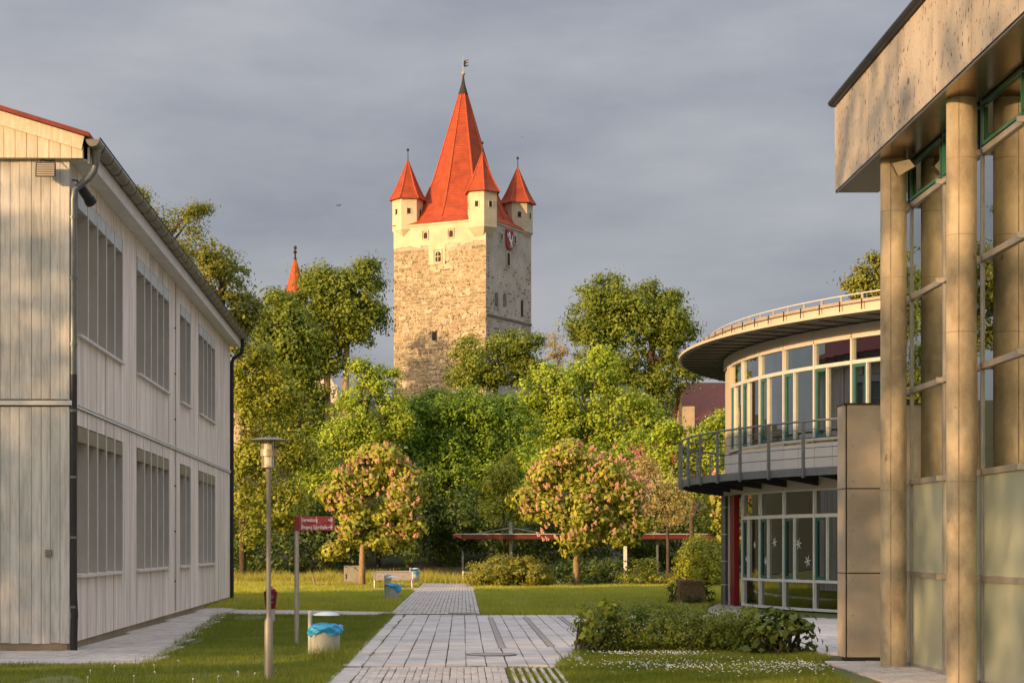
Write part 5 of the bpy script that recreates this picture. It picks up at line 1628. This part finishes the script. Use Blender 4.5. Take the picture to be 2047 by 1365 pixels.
blades('lawn_grass', 'lawn right of the narrow path under the second chestnut', [(.48, 48.5), (6.1, 48.5), (6.9, 54), (7.8, 58.6), (12, 64), (16, 85.9), (.42, 85.9)], 150000, .05, .14, .014, .03, L['sunlit_grass'])
blades('lawn_grass', 'near daisy lawn in front of the low hedge', LAWN_R, 110000, .03, .10, .006, .013, L['grass'])
blades('joint_grass', 'grass growing between the strips of the grass paving', [(.6, 20), (1.6, 20), (1.5, 27.3), (.64, 27.3)], 26000, .01, .05, .006, .012, L['grass'], lambda X, Y: ((X - .64) % .105 > .062))
blades('tall_grass', 'tall yellow grass along the wood edge behind the bench', [(-16, 90), (.3, 89.3), (.3, 93), (-16, 95)], 26000, .15, .6, .02, .05, L['drygrass'])
blades('tall_grass', 'yellow seeding grass fringe on the left lawn edge', [(-12, 83), (-5, 82), (-4, 83), (-4, 85), (-12, 87)], 9000, .08, .25, .018, .04, L['drygrass'])
blades('edge_tufts', 'grass tufts overhanging the kerb slabs', [(-2.0, 22), (-1.68, 22), (-1.70, 48), (-2.05, 48)], 15000, .04, .15, .006, .014, L['grass'])
blades('edge_tufts', 'grass tufts along the plaza edge of the near daisy lawn', [(1.35, 22), (1.55, 22), (1.5, 27.3), (2.0, 31.2), (1.85, 31.2), (1.32, 27.4)], 7000, .04, .15, .006, .014, L['grass'])
blades('edge_tufts', 'grass tufts along the apron of the timber building', [(-4.95, 28.1), (-4.55, 28.1), (-4.5, 28.9), (-6.0, 48), (-6.2, 48), (-4.75, 29)], 9000, .04, .15, .006, .014, L['grass'])
blades('joint_weeds', 'small weeds in the slab joints of the plaza', [(-1.48, 27.4), (-1.42, 27.4), (-1.42, 48), (-1.48, 48)], 1500, .02, .06, .006, .014, L['grass'], lambda X, Y: np.sin(Y * 1.9) < .3)
blades('tall_grass', 'taller unmown grass around the near bin and the lamp foot', [(-2.45, 29.2), (-1.95, 29.2), (-1.95, 30.0), (-2.45, 30.0)], 900, .08, .24, .005, .009, L['grass'])

# daisies
def daisies(name, label, spots, n):
    mb = MB()
    for _ in range(n):
        cx_, cy_, sx, sy = random.choice(spots)
        x, y = random.gauss(cx_, sx), random.gauss(cy_, sy)
        if not inside(x, y, LAWN_R + []) and name == 'daisies' and y < 34:
            continue
        z = random.uniform(.06, .10); r = random.uniform(.010, .016)
        mb.add([(x + r * math.cos(a), y + r * math.sin(a), z + random.uniform(-.003, .004)) for a in np.linspace(0, 2 * math.pi, 7)[:-1]] + [(x, y, z + .008)], [(i, (i + 1) % 6, 6) for i in range(6)])
    tag(mb.build(name, M['daisy']), label, 'flowers', kind='stuff')
daisies('daisies', 'white daisies dotted through the near lawn before the hedge', [(2.6, 30.0, .35, .25), (3.4, 30.0, .3, .25), (2.6, 27.3, .5, .35), (3.1, 26.6, .35, .3), (4.3, 27.2, .4, .4), (4.2, 26.0, .5, .5), (3.2, 27.0, 1.0, 1.2), (4.9, 27.0, .2, .5)], 900)
daisies('lawn_daisies', 'white daisies on the lawn around the brown clipped bush', [(6.0, 54, .9, 2.5), (4.5, 55, 1.5, 3), (2.5, 56, 1, 3)], 260)

# ------------------------------------------------------------------ street furniture
# lamp post
lx, ly = G(537, 1357)
lamp = thing('street_lamp', (lx, ly, 0), 'grey street lamp with flat disc hat on the near left lawn', 'street lamp')
zl = lambda v: EYE + (V0 - v) / F * ly
rr = lambda px: PX(px, ly)
MB().lathe((lx, ly, 0), [(rr(8.6), 0), (rr(8.6), zl(1246)), (rr(8.0), zl(1240)), (rr(4.8), zl(1234)), (rr(4.8), zl(1232))], 20).build('base_pole', M['post'], lamp, smooth=True)
MB().lathe((lx, ly, 0), [(rr(4.7), zl(1234)), (rr(4.7), zl(946)), (rr(5.8), zl(944)), (rr(5.8), zl(936))], 18).build('pole', M['post'], lamp, smooth=True)
MB().lathe((lx, ly, 0), [(rr(8), zl(937)), (rr(15), zl(934)), (rr(15), zl(931)), (rr(10), zl(930))], 24).build('lower_plate', M['lampbody'], lamp, smooth=True)
MB().lathe((lx, ly, 0), [(rr(11), zl(930)), (rr(11), zl(882))], 24).build('diffuser', M['milk'], lamp, smooth=True)
MB().lathe((lx, ly, 0), [(rr(12), zl(912)), (rr(16.5), zl(912)), (rr(16.5), zl(898)), (rr(12), zl(898))], 24).build('ring_band', M['lampbody'], lamp, smooth=True)
for k in range(4):
    a = k * math.pi / 2 + .5
    x, y = lx + rr(13.5) * math.cos(a), ly + rr(13.5) * math.sin(a)
    MB().tube([(x, y, zl(934)), (x, y, zl(880))], .010, 6).build('rod', M['steel'], lamp)
    MB().lathe((x, y, zl(874.5)), [(.022, 0), (.022, .018), (.008, .03)], 8).build('cap_nut', M['dark_metal'], lamp)
MB().lathe((lx, ly, 0), [(rr(43), zl(881)), (rr(44), zl(880)), (rr(20), zl(875)), (.01, zl(874))], 40).build('hat', M['olive'], lamp, smooth=True)

# direction sign
sx, sy = G(591.5, 1287)
sign = thing('direction_sign', (sx, sy, 0), 'dark red direction sign reading Verwaltung and Eingang Sporthalle on steel post', 'sign')
zs = lambda v: EYE + (V0 - v) / F * sy
xs_ = lambda u: (u - U0) / F * sy
MB().lathe((sx + .01, sy + .05, 0), [(.042, 0), (.042, zs(1033))], 16).build('post', M['alu'], sign, smooth=True)
for k, (va, vb) in enumerate(((1032, 1045.6), (1046.6, 1060))):
    pn = MB().box(xs_(589), xs_(669), sy - .03, sy + .002, zs(vb), zs(va)).build('sign_panel', M['signred'], sign, bevel=.004)
    MB().box(xs_(589) - .002, xs_(598), sy - .034, sy - .031, zs(vb) + .004, zs(va) - .004).build('end_cover', M['hydred'], pn)
    cu = bpy.data.curves.new('lettering', 'FONT')
    cu.body = ('Verwaltung', 'Eingang Sporthalle')[k]
    cu.size = PX(10.6, sy)
    cu.extrude = .001
    cu.offset = .0008
    tob = bpy.data.objects.new('lettering_src', cu)
    COL.objects.link(tob)
    bpy.context.view_layer.update()
    me = bpy.data.meshes.new_from_object(tob.evaluated_get(bpy.context.evaluated_depsgraph_get()))
    bpy.data.objects.remove(tob)
    wd = max(v.co.x for v in me.vertices)
    tw_ = PX((32, 51)[k], sy)
    me.materials.clear(); me.materials.append(M['lettering'])
    lo_ = bpy.data.objects.new('lettering', me)
    COL.objects.link(lo_)
    lo_.parent = pn
    b0 = origin(sign)
    lo_.location = (xs_(603.5) - b0.x, sy - .0335 - b0.y, zs((vb + va) / 2 + 3.4) - b0.z)
    lo_.rotation_euler = (R(90), 0, 0)
    lo_.scale = (tw_ / wd, 1, 1)
    zc, xc = zs((va + vb) / 2), xs_(661)
    ar = MB()
    w = PX(4.6, sy); t_ = PX(.9, sy)
    ar.prism([(xc - w, sy - .0335, zc - t_), (xc + w * .7, sy - .0335, zc - t_), (xc + w * .7, sy - .0335, zc + t_), (xc - w, sy - .0335, zc + t_)], (0, .002, 0))
    for s_ in (-1, 1):
        ar.prism([(xc + w, sy - .036, zc), (xc + w * .1, sy - .036, zc + s_ * w * .95), (xc - w * .18, sy - .036, zc + s_ * w * .75), (xc + w * .62, sy - .036, zc)], (0, .002, 0))
    bm_fix(ar.build('arrow', M['lettering'], pn))
    for u in (603.5, 632.5, 664):
        MB().box(xs_(u) - .003, xs_(u) + .003, sy - .0325, sy - .0315, zs(vb), zs(va)).build('edge_line', M['white'], pn)

# litter bins
def bin_(label, u, v_ground, u0, u1, v_top, v_bag, v_bot, lean, Y=None, upost=None, lid=True, bag_tilt=0.0):
    y = Y
    z_ = lambda v: EYE + (V0 - v) / F * y
    x_ = lambda uu: (uu - U0) / F * y
    cx_, r = x_((u0 + u1) / 2), PX((u1 - u0) / 2, y)
    t = thing('litter_bin', (cx_, y, 0), label, 'litter bin', 'litter bins with blue bags')
    px_ = x_(upost)
    MB().lathe((px_, y, 0), [(r * .15, 0), (r * .15, z_(v_top) - .04), (r * .17, z_(v_top) - .04), (r * .15, z_(v_top) - .01), (r * .08, z_(v_top)), (.004, z_(v_top) + .002)], 14).build('post', M['bingrey'], t, smooth=True)
    MB().lathe((cx_, y, 0), [(r * .93, z_(v_bot)), (r * .94, z_(v_bot) + .01), (r * 1.0, z_(v_bag) + .02), (r * .96, z_(v_bag) + .02), (r * .9, z_(v_bot) + .03)], 26).build('drum', M['bingrey'], t, smooth=True)
    # crumpled bag folded over the rim
    n, rows = 48, 12
    vs, fs = [], []
    zt_, zb_ = z_(v_bag) + r * .38, z_(v_bag) - r * .30
    for j in range(rows + 1):
        f_ = j / rows
        for k in range(n):
            a = 2 * math.pi * k / n
            cr = .06 * math.sin(a * 5 + f_ * 6) + .05 * math.sin(a * 8 - f_ * 9 + 1.3) + .03 * math.sin(a * 13 + f_ * 17) + random.uniform(-.02, .02)
            rad = r * (1.06 + .10 * math.sin(f_ * math.pi) + cr)
            if f_ < .12:
                rad *= .86 + f_ * 1.1
            zz = zt_ + (zb_ - zt_) * f_ + r * .10 * math.sin(a * 3 + 1) * f_ + r * .06 * math.sin(a * 2 + 4) + bag_tilt * r * math.cos(a) * f_ + r * .04 * math.sin(a * 7)
            vs.append((cx_ + rad * math.cos(a), y + rad * math.sin(a), zz))
    for j in range(rows):
        for k in range(n):
            fs.append((j * n + k, j * n + (k + 1) % n, (j + 1) * n + (k + 1) % n, (j + 1) * n + k))
    fs.append(tuple(range(n)))
    bm_fix(MB().add(vs, fs).build('bag', M['bag'], t, smooth=2))
    # lid on an arm
    lz = z_(v_top + (v_bot - v_top) * .05)
    MB().tube([(px_, y, lz - r * .12), (px_ + r * .5, y, lz - r * .10)], r * .06, 8).build('lid_arm', M['bingrey'], t)
    lp = [(0.01, r * .22), (r * .35, r * .20), (r * .68, r * .12), (r * .88, .0), (r * .9, -r * .03), (r * .2, -r * .02)]
    lo = MB().lathe((cx_ + r * .08, y, lz - r * .12), lp[::-1], 24).build('lid', M['binlid'], t, smooth=True)
    return t

bin_('near litter bin with blue bag on the shaded lawn beside the plaza', 0, 0, 621, 680, 1220, 1258, 1312, 0, Y=30.0, upost=620)
bin_('middle litter bin with blue bag hanging low by the narrow path', 0, 0, 771, 799, 1149, 1172, 1199, 0, Y=61.5, upost=770, bag_tilt=-.55)
bin_('far litter bin with blue bag at the end of the bench', 0, 0, 821, 838, 1134, 1144, 1162, 0, Y=87.0, upost=820)

# hydrant behind the lamp
hx, hy = P(541, 0, 44)[0], 44.0
hz_ = lambda v: EYE + (V0 - v) / F * hy
hyd = thing('fire_hydrant', (hx, hy, 0), 'dark red fire hydrant with pale shaft behind the lamp post', 'hydrant')
hr = lambda px: PX(px, hy)
MB().lathe((hx, hy, 0), [(hr(8), 0), (hr(9.2), hz_(1217))], 16).build('shaft', M['hydwhite'], hyd, smooth=True)
MB().lathe((hx, hy, 0), [(hr(10), hz_(1216)), (hr(14.6), hz_(1183)), (hr(14.6), hz_(1181.5))], 8, True, R(22.5)).build('hood', M['hydred'], hyd)
MB().lathe((hx, hy, 0), [(hr(10.5), hz_(1181.5)), (hr(10), hz_(1177)), (hr(5), hz_(1175)), (hr(2.5), hz_(1171))], 12).build('cap', M['hydred'], hyd, smooth=True)
MB().tube([(hx + hr(3), hy - hr(12), hz_(1192)), (hx + hr(3), hy - hr(15), hz_(1192))], hr(4.5), 14).build('outlet', M['steel'], hyd, smooth=True)
MB().tube([(hx + hr(4), hy - hr(11), hz_(1203)), (hx + hr(4), hy - hr(12.5), hz_(1203))], hr(1.2), 8).build('bolt', M['white'], hyd)

# bench
by = 80.5
bz_ = lambda v: EYE + (V0 - v) / F * by
bx_ = lambda u: (u - U0) / F * by
bench = thing('park_bench', (bx_(785), by, 0), 'metal mesh park bench beside the far litter bin', 'bench')
x0, x1 = bx_(748), bx_(825)
MB().tube([(x0, by, .02), (x0, by + .25, bz_(1145)), (x0 + .1, by + .28, bz_(1142)), (x1 - .1, by + .28, bz_(1142)), (x1, by + .25, bz_(1145)), (x1, by, .02)], .028, 8).build('frame', M['alu'], bench, smooth=True)
MB().hexa([(x0 + .05, by + .14, bz_(1158)), (x1 - .05, by + .14, bz_(1158)), (x1 - .05, by + .16, bz_(1158)), (x0 + .05, by + .16, bz_(1158))], [(x0 + .05, by + .26, bz_(1143.5)), (x1 - .05, by + .26, bz_(1143.5)), (x1 - .05, by + .275, bz_(1143.5)), (x0 + .05, by + .275, bz_(1143.5))]).build('backrest', M['bench'], bench)
MB().box(x0 + .05, x1 - .05, by - .3, by + .12, bz_(1159.5), bz_(1158.2)).build('seat', M['bench'], bench)
for x in (x0 + .03, x1 - .03):
    MB().tube([(x, by - .3, .01), (x, by - .3, bz_(1160)), (x, by + .1, bz_(1160))], .022, 6).build('leg', M['alu'], bench)

# switch cabinet
cy = 84.5
cabx0, cabx1 = P(688, 0, cy)[0], P(721, 0, cy)[0]
cab = thing('switch_cabinet', ((cabx0 + cabx1) / 2, cy, 0), 'weathered grey electrical cabinet beside the first chestnut trunk', 'cabinet')
ct = P(0, 1132, cy)[2]
MB().box(cabx0, cabx1, cy, cy + .4, 0, ct).build('body', M['cabinet'], cab, bevel=.012)
MB().box(cabx0 + .03, cabx1 - .03, cy - .014, cy - .002, .08, ct - .05).build('door', M['cabinet'], cab)
MB().box(cabx0 + .07, cabx0 + .11, cy - .03, cy - .015, ct * .38, ct * .62).build('handle', M['void'], cab)
MB().box(cabx0 - .02, cabx1 + .02, cy - .03, cy + .43, ct + .002, ct + .04).build('top', M['cabinet'], cab)

# bollard light behind the middle bin
bo = thing('bollard_light', (P(777, 0, 64)[0], 64, 0), 'cream bollard light with ribbed head behind the middle litter bin', 'bollard')
bxx = P(777, 0, 64)[0]
bzz = lambda v: EYE + (V0 - v) / F * 64
q = lambda px: PX(px, 64)
MB().lathe((bxx, 64, 0), [(q(5.2), 0), (q(5.2), bzz(1157))], 16).build('shaft', M['bollard'], bo, smooth=True)
for k in range(3):
    MB().lathe((bxx, 64, bzz(1157) + k * q(2.6)), [(q(4.4), 0), (q(7), q(.4)), (q(7), q(1.6)), (q(4.4), q(2))], 16).build('rib', M['bollard'], bo, smooth=True)
MB().lathe((bxx, 64, bzz(1149.5)), [(q(6), 0), (q(5), q(2.2)), (q(1), q(4))], 16).build('dome', M['bollard'], bo, smooth=True)

# low barrier at the path end
gy = 90.0
g0, g1 = P(926, 0, gy)[0], P(948, 0, gy)[0]
ba = thing('path_barrier', (g0, gy, 0), 'low metal barrier at the far end of the path by the domed hedge', 'barrier')
gz = lambda v: EYE + (V0 - v) / F * gy
MB().tube([(g0, gy, 0), (g0, gy, gz(1141))], .035, 8).build('post', M['alu'], ba)
MB().tube([(g0, gy, gz(1143)), (g1, gy, gz(1143))], .02, 6).build('top_rail', M['alu'], ba)
MB().tube([(g0, gy, gz(1158)), (g1, gy, gz(1158))], .02, 6).build('bottom_rail', M['alu'], ba)
for k in range(1, 5):
    x = g0 + (g1 - g0) * k / 4
    MB().tube([(x, gy, gz(1158)), (x, gy, gz(1143))], .014, 5).build('bar', M['alu'], ba)

# small stake and board on the left lawn
sk = thing('wooden_stake', (P(630, 0, 82)[0], 82, 0), 'tilted pale wooden stake with a fallen board on the left lawn', 'stake')
a = P(630, 1165, 82)
MB().tube([(a[0], 82, .0), (a[0] - .12, 82, P(0, 1149, 82)[2])], .04, 6).build('stake', M['paletrunk'], sk)
MB().box(a[0] + .05, a[0] + .55, 82.0, 82.1, .14, .2).build('board', M['paletrunk'], sk)

# birds
def bird(u, v, Y, s, label, flap):
    c = Vector(P(u, v, Y))
    t = thing('bird', c, label, 'bird', 'birds in the sky')
    t.scale = (s,) * 3
    MB().lathe(c, [(.01, -.12), (.045, -.05), (.05, .03), (.02, .12)], 8).build('body', M['bird'], t, smooth=True)
    for sg in (-1, 1):
        MB().prism([c, c + Vector((sg * .28, .05, flap)), c + Vector((sg * .5, .1, flap * .4)), c + Vector((sg * .22, .12, -.06))], (0, .015, .02)).build('wing', M['bird'], t)
bird(677, 411, 60, .16, 'small dark bird flying left of the tower', .22)
bird(1044, 274, 60, .13, 'small dark bird flying right of the spire', -.05)
bird(1597, 608, 60, .13, 'small dark bird above the pavilion roof', .05)

# dandelion clocks on the front lawn
mb = MB()
for (x, y) in [(random.uniform(-7.5, -2.2), random.uniform(23.5, 27.5)) for _ in range(16)]:
    h = random.uniform(.06, .13)
    mb.tube([(x, y, 0), (x + random.uniform(-.02, .02), y, h)], .003, 4)
    mb.lathe((x, y, h), [(.004, -.012), (.012, 0), (.004, .012)], 7)
tag(mb.build('dandelions', M['daisy']), 'pale dandelion clocks scattered on the near left lawn', 'flowers', kind='stuff')
